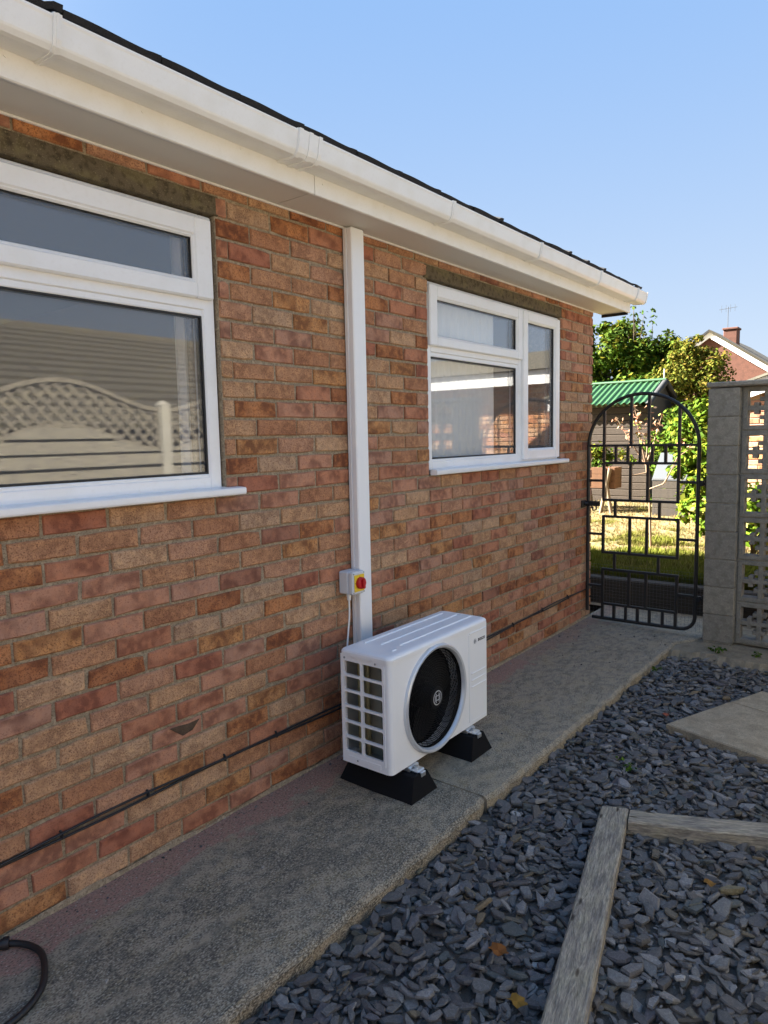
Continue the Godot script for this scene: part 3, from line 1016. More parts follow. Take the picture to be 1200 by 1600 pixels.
# ------------------------------------------------------------------ slate chippings
func make_slate() -> void:
	var bed := MB.new()
	bed.quad(V(0.70, -0.082, -1.3), V(3.25, -0.082, -1.3), V(3.25, -0.082, 4.3), V(0.70, -0.082, 4.3))
	var root := structure("slate_gravel", bed, M["slate_bed_ground"])
	# chip outlines at unit length
	var kinds := []
	for k in 26:
		var n := rng.randi_range(5, 7)
		var o := []
		var wdt := rng.randf_range(0.32, 0.78)
		var ph := rng.randf() * TAU
		for i in n:
			var a := ph + TAU * (i + rng.randf_range(-0.3, 0.3)) / n
			var rad := rng.randf_range(0.62, 1.12)
			o.append(Vector2(cos(a) * rad * 0.5, sin(a) * rad * 0.5 * wdt))
		var tilt := Vector2(rng.randf_range(-0.35, 0.35), rng.randf_range(-0.35, 0.35))
		# triangles of the chip: sides and a slightly faceted top
		var tv := []
		var ctr := Vector2(rng.randf_range(-0.08, 0.08), rng.randf_range(-0.05, 0.05))
		var top := []
		for p in o: top.append(Vector3(p.x * rng.randf_range(0.8, 0.93), 1.0 + (p.x * tilt.x + p.y * tilt.y) * 1.4 + rng.randf_range(-0.16, 0.12), p.y * rng.randf_range(0.8, 0.93)))
		var low := []
		for p in o: low.append(Vector3(p.x, rng.randf_range(0.25, 0.6), p.y))
		var bot := []
		for p in o: bot.append(Vector3(p.x * 0.93, -0.15, p.y * 0.93))
		var cap := Vector3(ctr.x, 1.0 + rng.randf_range(-0.05, 0.22), ctr.y)
		for i in n:
			var i2 := (i + 1) % n
			tv.append([low[i2], low[i], top[i], top[i2]])
			tv.append([bot[i2], bot[i], low[i], low[i2]])
			tv.append([top[i2], top[i], cap])
		kinds.append(tv)
	# pile them up on a height field so that they lie on one another
	var cell := 0.016
	var gw := int(2.5 / cell)
	var gh := int(5.4 / cell)
	var hgt := PackedFloat32Array()
	hgt.resize(gw * gh)
	hgt.fill(-0.084)
	var chips := []
	var lean := fnl(61, 2.2, 2)
	var tries := 0
	while chips.size() < 27000 and tries < 60000:
		tries += 1
		var bx := 0.0
		var bs := 0.0
		var best := 9.0
		for q in 3:
			var x := 0.775 + rng.randf() * 2.44
			var s := -1.2 + rng.randf() * 5.33
			var ci := clampi(int((x - 0.76) / cell), 0, gw - 1) + clampi(int((s + 1.25) / cell), 0, gh - 1) * gw
			if hgt[ci] < best:
				best = hgt[ci]; bx = x; bs = s
		var l := rng.randf_range(0.032, 0.07)
		if rng.randf() < 0.16: l = rng.randf_range(0.07, 0.105)
		elif rng.randf() < 0.3: l = rng.randf_range(0.018, 0.032)
		if bs > 3.2: l *= 0.9
		var th := l * rng.randf_range(0.07, 0.16)
		var yaw := rng.randf() * TAU
		var cx := clampi(int((bx - 0.76) / cell), 0, gw - 1)
		var cy := clampi(int((bs + 1.25) / cell), 0, gh - 1)
		var rr := int(l * 0.42 / cell)
		var hi := -9.0
		var lo := 9.0
		var avg := 0.0
		var cnt := 0
		var gx := 0.0
		var gs := 0.0
		for yy in range(maxi(cy - rr, 0), mini(cy + rr, gh - 1) + 1):
			for xx in range(maxi(cx - rr, 0), mini(cx + rr, gw - 1) + 1):
				var hh := hgt[yy * gw + xx]
				hi = maxf(hi, hh); lo = minf(lo, hh); avg += hh; cnt += 1
				gx += hh * (xx - cx); gs += hh * (yy - cy)
		avg /= maxf(cnt, 1)
		var y := lerpf(avg, hi, 0.45)
		if y > -0.034 + 0.012 * lean.get_noise_2d(bx, bs): continue
		var slope_x := clampf(gx / maxf(cnt, 1) / (cell * maxf(rr * rr, 1) * 0.5) * 0.5, -0.5, 0.5)
		var slope_s := clampf(gs / maxf(cnt, 1) / (cell * maxf(rr * rr, 1) * 0.5) * 0.5, -0.5, 0.5)
		var up := Vector3(-slope_x + rng.randfn(0, 0.16), 1, slope_s + rng.randfn(0, 0.16))
		if rng.randf() < 0.05: up += Vector3(rng.randfn(0, 0.7), 0, rng.randfn(0, 0.7))
		up = up.normalized()
		var fw := Vector3(cos(yaw), 0, sin(yaw))
		var rt := fw.cross(up).normalized()
		fw = up.cross(rt)
		var bs3 := Basis(fw * l, up * th, rt * l)
		for yy in range(maxi(cy - rr, 0), mini(cy + rr, gh - 1) + 1):
			for xx in range(maxi(cx - rr, 0), mini(cx + rr, gw - 1) + 1):
				if Vector2(xx - cx, yy - cy).length() <= rr + 0.3:
					hgt[yy * gw + xx] = maxf(hgt[yy * gw + xx], y + th * 0.8)
		chips.append([Transform3D(bs3, V(bx, y + 0.001, bs)), rng.randi() % kinds.size(), l, y])
	# tones of slate
	var tones := []
	for k in 14:
		var t := rng.randf_range(0.07, 0.21)
		tones.append(Color(t * 1.5, t * 1.46, t * 1.42))
	tones.append(Color(0.16, 0.155, 0.16)); tones.append(Color(0.12, 0.113, 0.12))
	tones.append(Color(0.15, 0.13, 0.095)); tones.append(Color(0.10, 0.112, 0.108))
	var odd := [Color(0.20, 0.15, 0.09), Color(0.46, 0.45, 0.43), Color(0.22, 0.19, 0.11), Color(0.30, 0.30, 0.31)]
	var score := []
	for i in chips.size():
		var p := seen(chips[i][0].origin)
		chips[i].append(odd[rng.randi() % odd.size()] if rng.randf() < 0.014 else tones[rng.randi() % tones.size()])
		if p.z > 0 and p.x > 20 and p.x < 1190 and p.y < 1590 and chips[i][3] > -0.055: score.append([chips[i][2] / p.z, i])
	score.sort_custom(func(a, b): return a[0] > b[0])
	var single := {}
	for k in mini(300, score.size()): single[score[k][1]] = true
	var rest := MB.new()
	var chip_mats := {}
	for i in chips.size():
		var q: Array = chips[i]
		var x: Transform3D = q[0]
		if single.has(i):
			var mb := MB.new()
			mb.col = q[4]
			for f in kinds[q[1]]:
				var p := []
				for a in f: p.append(x.basis * a)
				if p.size() == 4: mb.quad(p[0], p[1], p[2], p[3])
				else: mb.tri(p[0], p[1], p[2])
			put("slate_chip", mb.mesh(M["slate_chips"]), root, Transform3D(Basis(), x.origin))
		else:
			rest.col = q[4]
			for f in kinds[q[1]]:
				if f.size() == 4: rest.quad(x * f[0], x * f[1], x * f[2], x * f[3])
				else: rest.tri(x * f[0], x * f[1], x * f[2])
	var o := part("slate_chippings", rest, M["slate_chips"], root)
	o.set_meta("kind", "stuff")

# ------------------------------------------------------------------ timber edging and paving slabs
func beam(mb: MB, a: Vector2, b: Vector2, wa: Vector2, wb: Vector2, y0: float, y1: float) -> void:
	# a, b: one long edge in (x, s); wa, wb: the other edge
	var seg := 14
	var nz := fnl(71, 1.0, 2)
	var e := 0.006
	var rows := []
	var len := a.distance_to(b)
	for i in seg + 1:
		var t := float(i) / seg
		var l := a.lerp(b, t)
		var r := wa.lerp(wb, t)
		var ac := (r - l).normalized()
		var j0 := 0.003 * nz.get_noise_2d(t * 9.0, 1.0)
		var j1 := 0.003 * nz.get_noise_2d(t * 9.0, 5.0)
		var yt := y1 + 0.003 * nz.get_noise_2d(t * 6.0, 9.0)
		rows.append([[l, y0], [l + ac * j0, yt - e], [l + ac * (j0 + e), yt], [l.lerp(r, 0.5), yt + 0.001], [r - ac * (j1 + e), yt], [r - ac * j1, yt - e], [r, y0]])
	var acc := [0.0, 0.05, 0.06, 0.11, 0.16, 0.166, 0.22]
	for i in seg:
		for j in 6:
			var p := []
			for q in [rows[i][j], rows[i + 1][j], rows[i + 1][j + 1], rows[i][j + 1]]: p.append(V(q[0].x, q[1], q[0].y))
			var u0 := len * i / seg
			var u1 := len * (i + 1) / seg
			var nn: Vector3 = (p[2] - p[0]).cross(p[3] - p[1])
			var mid := V((a.x + b.x + wa.x + wb.x) / 4, (y0 + y1) / 2, (a.y + b.y + wa.y + wb.y) / 4)
			var out: Vector3 = (p[0] + p[2]) * 0.5 - mid
			var axis := V(b.x - a.x, 0, b.y - a.y).normalized()
			out -= axis * out.dot(axis)
			var uv := [Vector2(u0, acc[j]), Vector2(u1, acc[j]), Vector2(u1, acc[j + 1]), Vector2(u0, acc[j + 1])]
			if nn.dot(out) > 0: mb.quad(p[0], p[1], p[2], p[3], uv[0], uv[1], uv[2], uv[3])
			else: mb.quad(p[3], p[2], p[1], p[0], uv[3], uv[2], uv[1], uv[0])
	for k in [0, seg]:
		var mid2: Vector2 = (rows[k][0][0] + rows[k][6][0]) * 0.5
		for j in 6:
			var p0: Array = rows[k][j]
			var p1: Array = rows[k][j + 1]
			mb.facing([V(p0[0].x, p0[1], p0[0].y), V(p1[0].x, p1[1], p1[0].y), V(mid2.x, y0, mid2.y)], V((a.x + b.x) / 2, y0, (a.y + b.y) / 2))

func make_frame_and_slabs() -> void:
	var t := thing("timber_edging", "weathered grey timber edging of two boards laid in slate chippings", "edging", V(1.2, -0.08, 1.74))
	var mb := MB.new()
	beam(mb, Vector2(1.174, 1.718), Vector2(1.662, -0.35), Vector2(1.272, 1.763), Vector2(1.774, -0.35), -0.09, -0.006)
	part("board", mb, M["timber_grey"], t)
	mb = MB.new()
	beam(mb, Vector2(1.277, 1.766), Vector2(2.9, 2.516), Vector2(1.299, 1.6725), Vector2(2.94, 2.393), -0.09, -0.008)
	part("board", mb, M["timber_grey"], t)
	# two concrete paving slabs lying in the slate
	var u := Vector2(0.962, -0.272)
	var v := Vector2(0.36, 0.933)
	var a := Vector2(1.134, 2.744)
	mb = MB.new()
	mb.plate([a, a + u * 0.62, a + u * 0.62 + v * 0.548, a + v * 0.548], -0.07, -0.022, 0.006)
	tag(part("paving_slab", mb, M["paving"]), "buff concrete paving slab nearest the timber edging", "paving slab", "paving slabs in the slate")
	a += v * 0.556
	mb = MB.new()
	mb.plate([a, a + u * 0.62, a + u * 0.62 + v * 0.33, a + v * 0.30], -0.07, -0.024, 0.006)
	tag(part("paving_slab", mb, M["paving"]), "smaller buff paving slab on the screen wall side of the other", "paving slab", "paving slabs in the slate")

# ------------------------------------------------------------------ screen block wall and its pier
func make_screen_wall() -> void:
	var w := thing("screen_wall", "grey pierced concrete screen block wall with a solid pier by the gate", "wall", V(1.02, -0.03, 4.42))
	var s0 := 4.36
	for i in 9:
		var mb := MB.new()
		var j := rng.randf_range(-0.002, 0.002)
		mb.bbox(V(0.918 + j, 0.2 * i - 0.01 + 0.005, s0 + j), V(1.118 + j, 0.2 * i + 0.19 - 0.005 + 0.004, s0 + 0.2), 0.0035)
		part("pier_block", mb, M["pier_block"] if rng.randf() < 0.6 else M["pier_block_pale"], w)
	var mb1 := MB.new()
	mb1.box(V(0.926, -0.1, s0 + 0.008), V(1.11, 1.785, s0 + 0.19))
	part("pier_mortar", mb1, M["pier_block_pale"], w)
	# one pierced block: a square rim, a cross and four short bars across its arms
	mb1 = MB.new()
	var hw := 0.145
	var d := 0.045
	var rim := 0.030
	mb1.bbox(Vector3(-hw, -hw, -d), Vector3(-hw + rim, hw, d), 0.003)
	mb1.bbox(Vector3(hw - rim, -hw, -d), Vector3(hw, hw, d), 0.003)
	mb1.bbox(Vector3(-hw + rim - 0.003, -hw, -d + 0.0005), Vector3(hw - rim + 0.003, -hw + rim, d - 0.0005), 0.003)
	mb1.bbox(Vector3(-hw + rim - 0.003, hw - rim, -d + 0.0005), Vector3(hw - rim + 0.003, hw, d - 0.0005), 0.003)
	var a := 0.0155
	mb1.bbox(Vector3(-a, -hw + rim - 0.003, -d + 0.006), Vector3(a, hw - rim + 0.003, d - 0.006), 0.003)
	mb1.bbox(Vector3(-hw + rim - 0.003, -a, -d + 0.007), Vector3(hw - rim + 0.003, a, d - 0.007), 0.003)
	for k in [-1, 1]:
		mb1.bbox(Vector3(-0.042, k * 0.062 - 0.014, -d + 0.008), Vector3(0.042, k * 0.062 + 0.014, d - 0.008), 0.003)
		mb1.bbox(Vector3(k * 0.062 - 0.016, -0.040, -d + 0.009), Vector3(k * 0.062 + 0.016, 0.040, d - 0.009), 0.003)
	var bm := mb1.mesh(M["screen_block"])
	var mo := MB.new()
	for c in 7:
		for r in 6:
			var at := V(1.127 + 0.145 + c * 0.3, -0.005 + 0.15 + r * 0.3, s0 + 0.10)
			put("screen_block", bm, w, Transform3D(Basis().rotated(Vector3.UP, rng.randf_range(-0.006, 0.006)), at + Vector3(0, 0, rng.randf_range(-0.003, 0.003))))
			mo.box(at + Vector3(-0.155, -0.1545, -0.034), at + Vector3(-0.145, 0.145, 0.034))
			mo.box(at + Vector3(-0.1545, -0.155, -0.035), at + Vector3(0.145, -0.1452, 0.035))
	part("mortar_joints", mo, M["pier_block_pale"], w)
	for x in range(5):
		var mb := MB.new()
		mb.bbox(V(0.905 + x * 0.47, 1.796, s0 - 0.012), V(0.905 + x * 0.47 + 0.466, 1.832, s0 + 0.212), 0.008)
		part("coping", mb, M["screen_block"], w)

# ------------------------------------------------------------------ gate
func bar(mb: MB, x0: float, y0: float, x1: float, y1: float, w := 0.0085, dz := 0.0) -> void:
	var s := 4.455
	mb.bbox(V(minf(x0, x1) - w, minf(y0, y1) - w, s - w - dz), V(maxf(x0, x1) + w, maxf(y0, y1) + w, s + w + dz), 0.002)

func make_gate() -> void:
	var g := thing("garden_gate", "black wrought iron arched garden gate between brick wall and block pier", "gate", V(0.43, 0.0, 4.455))
	var s := 4.455
	var mb := MB.new()
	# outer frame: left stile, arch, right stile, rounded foot, bottom rail
	var pts := []
	pts.append(V(0.022, 0.075, s)); pts.append(V(0.022, 0.7, s)); pts.append(V(0.022, 1.38, s))
	for i in range(0, 25):
		var a := PI - PI * i / 24.0
		pts.append(V(0.433 + 0.411 * cos(a), 1.395 + 0.392 * sin(a), s))
	pts.append(V(0.844, 0.7, s)); pts.append(V(0.844, 0.13, s))
	for i in range(1, 7):
		var a := -PI / 2 * i / 6.0
		pts.append(V(0.744 + 0.1 * cos(a), 0.13 + 0.1 * sin(a), s))
	pts.append(V(0.4, 0.028, s)); pts.append(V(0.065, 0.028, s))
	mb.tube(pts, 0.0138, 8)
	part("outer_frame", mb, M["iron"], g)
	var bars := [[0.03, 1.40, 0.836, 1.40], [0.147, 1.265, 0.706, 1.265], [0.147, 0.977, 0.706, 0.977], [0.147, 0.847, 0.711, 0.847], [0.147, 0.561, 0.711, 0.561], [0.147, 0.425, 0.715, 0.425], [0.150, 0.147, 0.711, 0.147],
		[0.03, 1.127, 0.139, 1.127], [0.714, 1.127, 0.836, 1.127], [0.03, 0.703, 0.139, 0.703], [0.719, 0.703, 0.836, 0.703], [0.03, 0.286, 0.139, 0.286], [0.723, 0.286, 0.836, 0.286]]
	var mb0 := MB.new()
	for b in bars:
		mb0 = MB.new()
		bar(mb0, b[0], b[1], b[2], b[3], 0.0095)
		part("rail", mb0, M["iron"], g)
	var ups := []
	for x in [0.147, 0.355, 0.487, 0.706]:
		var arch := 1.395 + 0.392 * sqrt(maxf(0.0, 1.0 - pow((x - 0.433) / 0.411, 2)))
		ups.append([x, 1.41, arch - 0.012])
	for x in [0.147, 0.240, 0.333, 0.425, 0.515, 0.612, 0.706]:
		ups.append([x, 1.275, 1.39])
		ups.append([x, 0.036, 0.137])
	for x in [0.147, 0.355, 0.485, 0.706]:
		ups.append([x, 0.987, 1.255])
	for x in [0.147, 0.355, 0.485, 0.711]:
		ups.append([x, 0.571, 0.837]); ups.append([x, 0.157, 0.415])
	for x in [0.240, 0.575]:
		ups.append([x, 0.857, 0.967]); ups.append([x, 0.435, 0.551])
	for u in ups:
		mb0 = MB.new()
		bar(mb0, u[0], u[1], u[0], u[2], 0.0105)
		part("upright", mb0, M["iron"], g)
	# latch on the wall side, hinges on the pier
	mb0 = MB.new()
	mb0.bbox(V(0.004, 0.925, s - 0.03), V(0.125, 0.965, s - 0.011), 0.003)
	mb0.tube([V(0.095, 0.925, s - 0.02), V(0.10, 0.900, s - 0.03), V(0.075, 0.892, s - 0.03), V(0.062, 0.92, s - 0.02)], 0.007, 6)
	mb0.bbox(V(0.0035, 0.915, s - 0.10), V(0.012, 0.972, s - 0.02), 0.002)
	mb0.tube([V(0.012, 0.945, s - 0.06), V(0.03, 0.945, s - 0.03)], 0.012, 8)
	part("latch", mb0, M["iron"], g)
	for y in [1.12, 0.27]:
		mb0 = MB.new()
		mb0.bbox(V(0.853, y - 0.018, s - 0.014), V(0.884, y + 0.022, s + 0.014), 0.003)
		mb0.tube([V(0.878, y, s), V(0.917, y, s)], 0.010, 8)
		mb0.tube([V(0.898, y - 0.03, s), V(0.898, y + 0.03, s)], 0.010, 8)
		part("hinge", mb0, M["iron"], g)
	# fine wire netting tied across the lower half
	mb = MB.new()
	var x := 0.04
	while x < 0.905:
		mb.box(V(x, 0.012, s + 0.020), V(x + 0.0009, 0.455 + 0.01 * sin(x * 40.0), s + 0.0209))
		x += 0.026
	var y2 := 0.014
	while y2 < 0.46:
		mb.box(V(0.038, y2, s + 0.0214), V(0.905, y2 + 0.0009, s + 0.0223))
		y2 += 0.026
	mat("dull_wire", lin(0.10, 0.10, 0.095), 0.6)
	part("wire_netting", mb, M["dull_wire"], g)

# ------------------------------------------------------------------ fence opposite the house, mirrored in the left window
func make_fence() -> void:
	var fx := 3.2
	for i in 5:
		var ps := -0.95 + 1.9 * i
		var mb := MB.new()
		mb.bbox(V(fx - 0.05, -0.1, ps - 0.05), V(fx + 0.05, 1.83, ps + 0.05), 0.006)
		var post := part("fence_post", mb, M["fence_post_wood"])
		tag(post, ["nearest square timber fence post opposite the house, behind the viewer", "second square timber fence post opposite the house, at the trellis", "third square timber fence post opposite the house, mirrored in the left window", "fourth square timber fence post opposite the house, past the mirrored one", "farthest square timber fence post opposite the house, towards the screen wall"][i], "post", "fence posts opposite the house")
		mb = MB.new()
		var top := V(fx, 1.875, ps)
		var c := [V(fx - 0.05, 1.831, ps - 0.05), V(fx + 0.05, 1.831, ps - 0.05), V(fx + 0.05, 1.831, ps + 0.05), V(fx - 0.05, 1.831, ps + 0.05)]
		for k in 4: mb.facing([c[k], c[(k + 1) % 4], top], V(fx, 1.7, ps))
		part("post_cap", mb, M["fence_post_wood"], post)
	var proto: Node3D = null
	for i in 4:
		var c := 0.95 * 2.0 * i
		var said: String = ["nearest lapped timber fence panel with wavy trellis opposite the house", "second lapped fence panel with wavy trellis, mirrored whole in the left window", "third lapped fence panel with wavy trellis, partly mirrored beside the post", "farthest lapped fence panel with wavy trellis, towards the screen wall"][i]
		if proto == null:
			proto = thing("trellis_fence", said, "fence panel", V(fx, 0, 0), "fence panels opposite the house")
			fence_panel(proto, fx)
		else:
			var d := proto.duplicate()
			d.name = numbered("trellis_fence")
			add_child(d)
			d.position = V(fx, 0, c)
			d.set_meta("label", said)

func wave(s: float) -> float:
	return 0.5 + 0.5 * cos(TAU * s / 1.9)

func fence_panel(p: Node3D, fx: float) -> void:
	var h := 0.895
	var mb := MB.new()
	# lapped boards
	var y := 0.04
	while y < 1.40:
		mb = MB.new()
		var o := [Vector2(fx - 0.056, y), Vector2(fx - 0.030, y), Vector2(fx + 0.004, y + 0.15), Vector2(fx - 0.006, y + 0.15)]
		for k in o.size():
			var a: Vector2 = o[k]
			var b: Vector2 = o[(k + 1) % 4]
			mb.quad(V(a.x, a.y, -h), V(a.x, a.y, h), V(b.x, b.y, h), V(b.x, b.y, -h), Vector2(y, k * 0.16), Vector2(y + 2 * h, k * 0.16), Vector2(y + 2 * h, k * 0.16 + 0.16), Vector2(y, k * 0.16 + 0.16))
		part("board", mb, M[["fence_wood", "fence_wood_brown", "fence_wood_grey"][rng.randi() % 3]], p)
		y += 0.127
	# short lapped boards fill up to the lower wavy rail
	var seg := 40
	for yb in [1.425, 1.54]:
		mb = MB.new()
		for i in seg:
			var s0 := -h + 2 * h * i / seg
			var s1 := -h + 2 * h * (i + 1) / seg
			var t0 := minf(1.43 + 0.22 * wave(s0), yb + 0.14)
			var t1 := minf(1.43 + 0.22 * wave(s1), yb + 0.14)
			if t0 < yb + 0.004 or t1 < yb + 0.004: continue
			var lean := 0.04 / 0.14
			var q := [V(fx - 0.050, yb, s1), V(fx - 0.050, yb, s0), V(fx - 0.050 + lean * (t0 - yb), t0, s0), V(fx - 0.050 + lean * (t1 - yb), t1, s1)]
			mb.quad(q[0], q[1], q[2], q[3], Vector2(s1, 0), Vector2(s0, 0), Vector2(s0, 0.15), Vector2(s1, 0.15))
			mb.quad(V(fx - 0.028, yb, s0), V(fx - 0.028, yb, s1), V(fx + 0.004, t1, s1), V(fx + 0.004, t0, s0))
			mb.quad(V(fx - 0.050, yb, s0), V(fx - 0.050, yb, s1), V(fx - 0.028, yb, s1), V(fx - 0.028, yb, s0))
		part("infill_board", mb, M["fence_wood_brown"], p)
	for r in [[1.43, 0.034], [1.785, 0.034]]:
		mb = MB.new()
		for i in seg:
			var s0 := -h + 2 * h * i / seg
			var s1 := -h + 2 * h * (i + 1) / seg
			var y0: float = r[0] + 0.22 * wave(s0)
			var y1: float = r[0] + 0.22 * wave(s1)
			for k in [[-0.026, -1, 0.026, -1, 1], [-0.026, 1, 0.026, 1, 0], [-0.026, -1, -0.026, 1, 2], [0.026, -1, 0.026, 1, 3]]:
				var a := V(fx + k[0], y0 + k[1] * r[1] * 0.5, s0)
				var b := V(fx + k[2], y0 + k[3] * r[1] * 0.5, s0)
				var a1 := V(fx + k[0], y1 + k[1] * r[1] * 0.5, s1)
				var b1 := V(fx + k[2], y1 + k[3] * r[1] * 0.5, s1)
				var q := [a, a1, b1, b]
				var nn: Vector3 = (q[2] - q[0]).cross(q[3] - q[1])
				var out: Vector3 = (a + b) * 0.5 - V(fx, y0, s0)
				if nn.dot(out) < 0: q.reverse()
				mb.quad(q[0], q[1], q[2], q[3], Vector2(s0, k[4] * 0.05), Vector2(s1, k[4] * 0.05), Vector2(s1, k[4] * 0.05 + 0.05), Vector2(s0, k[4] * 0.05 + 0.05))
		part("rail", mb, M["fence_wood"], p)
	for st in [-1, 1]:
		mb = MB.new()
		mb.bbox(V(fx - 0.022, 0.04, st * (h - 0.015) - 0.015), V(fx + 0.022, 1.79, st * (h - 0.015) + 0.015), 0.003)
		part("stile", mb, M["fence_wood"], p)
	# trellis slats, both diagonals
	for dg in [-1, 1]:
		var c := -2.0
		while c < 2.0:
			var lo := 99.0
			var hi := -99.0
			for k in 140:
				var yy := 1.42 + 0.62 * k / 139.0
				var s: float = c + dg * (yy - 1.7)
				if absf(s) < h - 0.02 and yy > 1.44 + 0.22 * wave(s) and yy < 1.778 + 0.22 * wave(s):
					lo = minf(lo, yy); hi = maxf(hi, yy)
			if hi - lo > 0.04:
				mb = MB.new()
				var a := V(fx + dg * 0.0085, lo, c + dg * (lo - 1.7))
				var b := V(fx + dg * 0.0085, hi, c + dg * (hi - 1.7))
				var dirv := (b - a).normalized()
				mb.frame_box(Transform3D(Basis(dirv, Vector3(1, 0, 0).cross(dirv) * -1.0, Vector3(1, 0, 0)), (a + b) * 0.5), Vector3(a.distance_to(b), 0.026, 0.008))
				part("slat", mb, M["fence_wood"], p)
			c += 0.112

# ------------------------------------------------------------------ neighbouring buildings
func make_neighbours() -> void:
	# bungalow opposite: its old tiled roof is mirrored in the left window
	var n := thing("neighbour_bungalow", "bungalow opposite with old lichen spotted tiled roof, mirrored in the left window", "bungalow", V(8, 0, 2))
	var mb := MB.new()
	mb.box(V(4.7, -0.1, -5.0), V(11.7, 1.66, 7.3))
	part("wall", mb, M["far_brick"], n)
	var sl := 0.39
	mb = MB.new()
	mb.extrude([Vector2(4.3, 1.65), Vector2(12.1, 1.65), Vector2(8.2, 1.65 + sl * 3.9)], -5.3, 7.6)
	var roof := part("roof", mb, M["old_tile"], n)
	var dir := Vector2(1, sl).normalized()
	var up := Vector2(-sl, 1).normalized()
	for c in 14:
		mb = MB.new()
		var b := Vector2(4.22, 1.635) + dir * 0.302 * c + up * 0.01
		var t := b + dir * 0.36
		var seg := 43
		for i in seg:
			var s0 := -5.3 + 12.9 * i / seg
			var s1 := -5.3 + 12.9 * (i + 1) / seg
			var l := rng.randf_range(0, 0.012)
			var bb := b + up * l
			var q := [bb, t + up * l * 0.3, t + up * (0.012 + l * 0.3), bb + up * 0.05]
			mb.quad(V(q[0].x, q[0].y, s0), V(q[0].x, q[0].y, s1 - 0.006), V(q[3].x, q[3].y, s1 - 0.006), V(q[3].x, q[3].y, s0))
			mb.quad(V(q[3].x, q[3].y, s0), V(q[3].x, q[3].y, s1 - 0.006), V(q[2].x, q[2].y, s1 - 0.006), V(q[2].x, q[2].y, s0))
		part("tile_course", mb, M["old_tile"], roof)
	mb = MB.new()
	mb.tube([V(8.2, 1.65 + sl * 3.9 + 0.02, -5.3), V(8.2, 1.65 + sl * 3.9 + 0.02, 7.6)], 0.1, 10)
	part("ridge", mb, M["old_tile"], roof)
	# brick garage seen through the screen wall
	var ga := thing("brick_garage", "sunlit orange brick garage with white bargeboard behind the screen wall", "garage", V(1.2, 0, 9.0))
	var gs := 9.0
	mb = MB.new()
	mb.box(V(0.27, -0.1, gs + 0.006), V(2.2, 2.0, gs + 5.0))
	mb.extrude([Vector2(0.27, 2.0), Vector2(2.2, 2.0), Vector2(1.235, 2.33)], gs + 0.006, gs + 4.99)
	var wall := part("wall", mb, M["mortar"], ga)
	var fr := Transform3D(Basis(), V(0.0, 0, gs))
	var warm := [1.0, 3.0, 0.5, 2.0, 0.5, 0.2, 0.0, 0.0, 3.0, 0.2, 3.0, 0.5, 0.0, 0.0]
	place_bricks(lay(fr, 0.262, 2.2, 2.1, 0, 29, 0.1, [], warm), wall, 0, false)
	for sgn in [-1, 1]:
		mb = MB.new()
		var x0: float = 1.235 + sgn * 1.12
		var o := [Vector2(1.235, 2.365 + 0.05), Vector2(x0, 2.365 + 0.05 - 0.385), Vector2(x0, 2.17 + 0.05 - 0.385), Vector2(1.235, 2.17 + 0.05)]
		if sgn > 0: o.reverse()
		mb.extrude(o, gs - 0.06, gs - 0.03)
		part("bargeboard", mb, M["white_board"], ga)
		mb = MB.new()
		o = [Vector2(1.235, 2.45), Vector2(x0 + sgn * 0.04, 2.45 - 0.40), Vector2(x0 + sgn * 0.04, 2.42 - 0.40), Vector2(1.235, 2.42)]
		if sgn > 0: o.reverse()
		mb.extrude(o, gs - 0.09, gs + 5.1)
		part("roof", mb, M["grey_roof"], ga)
	# the low brick house beside it, mirrored in the right window
	var nb := thing("brick_house", "low orange brick house with deep white fascia, mirrored in the right window", "house", V(5.2, 0, 10.2))
	mb = MB.new()
	mb.box(V(2.45, -0.1, 10.21), V(9.0, 2.5, 15.0))
	var wl := part("wall", mb, M["mortar"], nb)
	place_bricks(lay(Transform3D(Basis(), V(0, 0, 10.2)), 2.44, 6.5, 2.36, 0, 32, 0.05, [], warm), wl, 0, false)
	mb = MB.new()
	mb.box(V(2.25, 2.34, 9.98), V(9.2, 2.57, 10.0))
	part("fascia_board", mb, M["white_board"], nb)
	mb = MB.new()
	mb.extrude([Vector2(-9.95, 2.58), Vector2(-12.6, 3.25), Vector2(-15.2, 2.58)], 0.0, 1.0)
	mb = MB.new()
	mb.quad(V(2.2, 2.585, 9.94), V(9.25, 2.585, 9.94), V(9.25, 3.2, 12.6), V(2.2, 3.2, 12.6))
	mb.quad(V(9.25, 2.585, 15.3), V(2.2, 2.585, 15.3), V(2.2, 3.2, 12.6), V(9.25, 3.2, 12.6))
	mb.quad(V(2.2, 2.575, 9.94), V(2.2, 2.575, 15.3), V(9.25, 2.575, 15.3), V(9.25, 2.575, 9.94))
	mb.facing([V(2.2, 2.58, 9.94), V(2.2, 2.58, 15.3), V(2.2, 3.2, 12.6)], V(5, 2.7, 12.6))
	mb.facing([V(9.25, 2.58, 9.94), V(9.25, 2.58, 15.3), V(9.25, 3.2, 12.6)], V(5, 2.7, 12.6))
	part("roof", mb, M["old_tile"], nb)
	# far house: a brick gable with white verges, chimney and aerial
	var fh := thing("gabled_house", "red brick house gable with white verges far behind the trees", "house", V(-6.2, 0, 36))
	var hs := 35.0
	mb = MB.new()
	mb.box(V(-10.2, -0.1, hs), V(-2.3, 3.3, hs + 9))
	mb.extrude([Vector2(-10.2, 3.3), Vector2(-2.3, 3.3), Vector2(-6.27, 6.0)], hs + 0.0, hs + 9.0)
	part("wall", mb, M["far_brick"], fh)
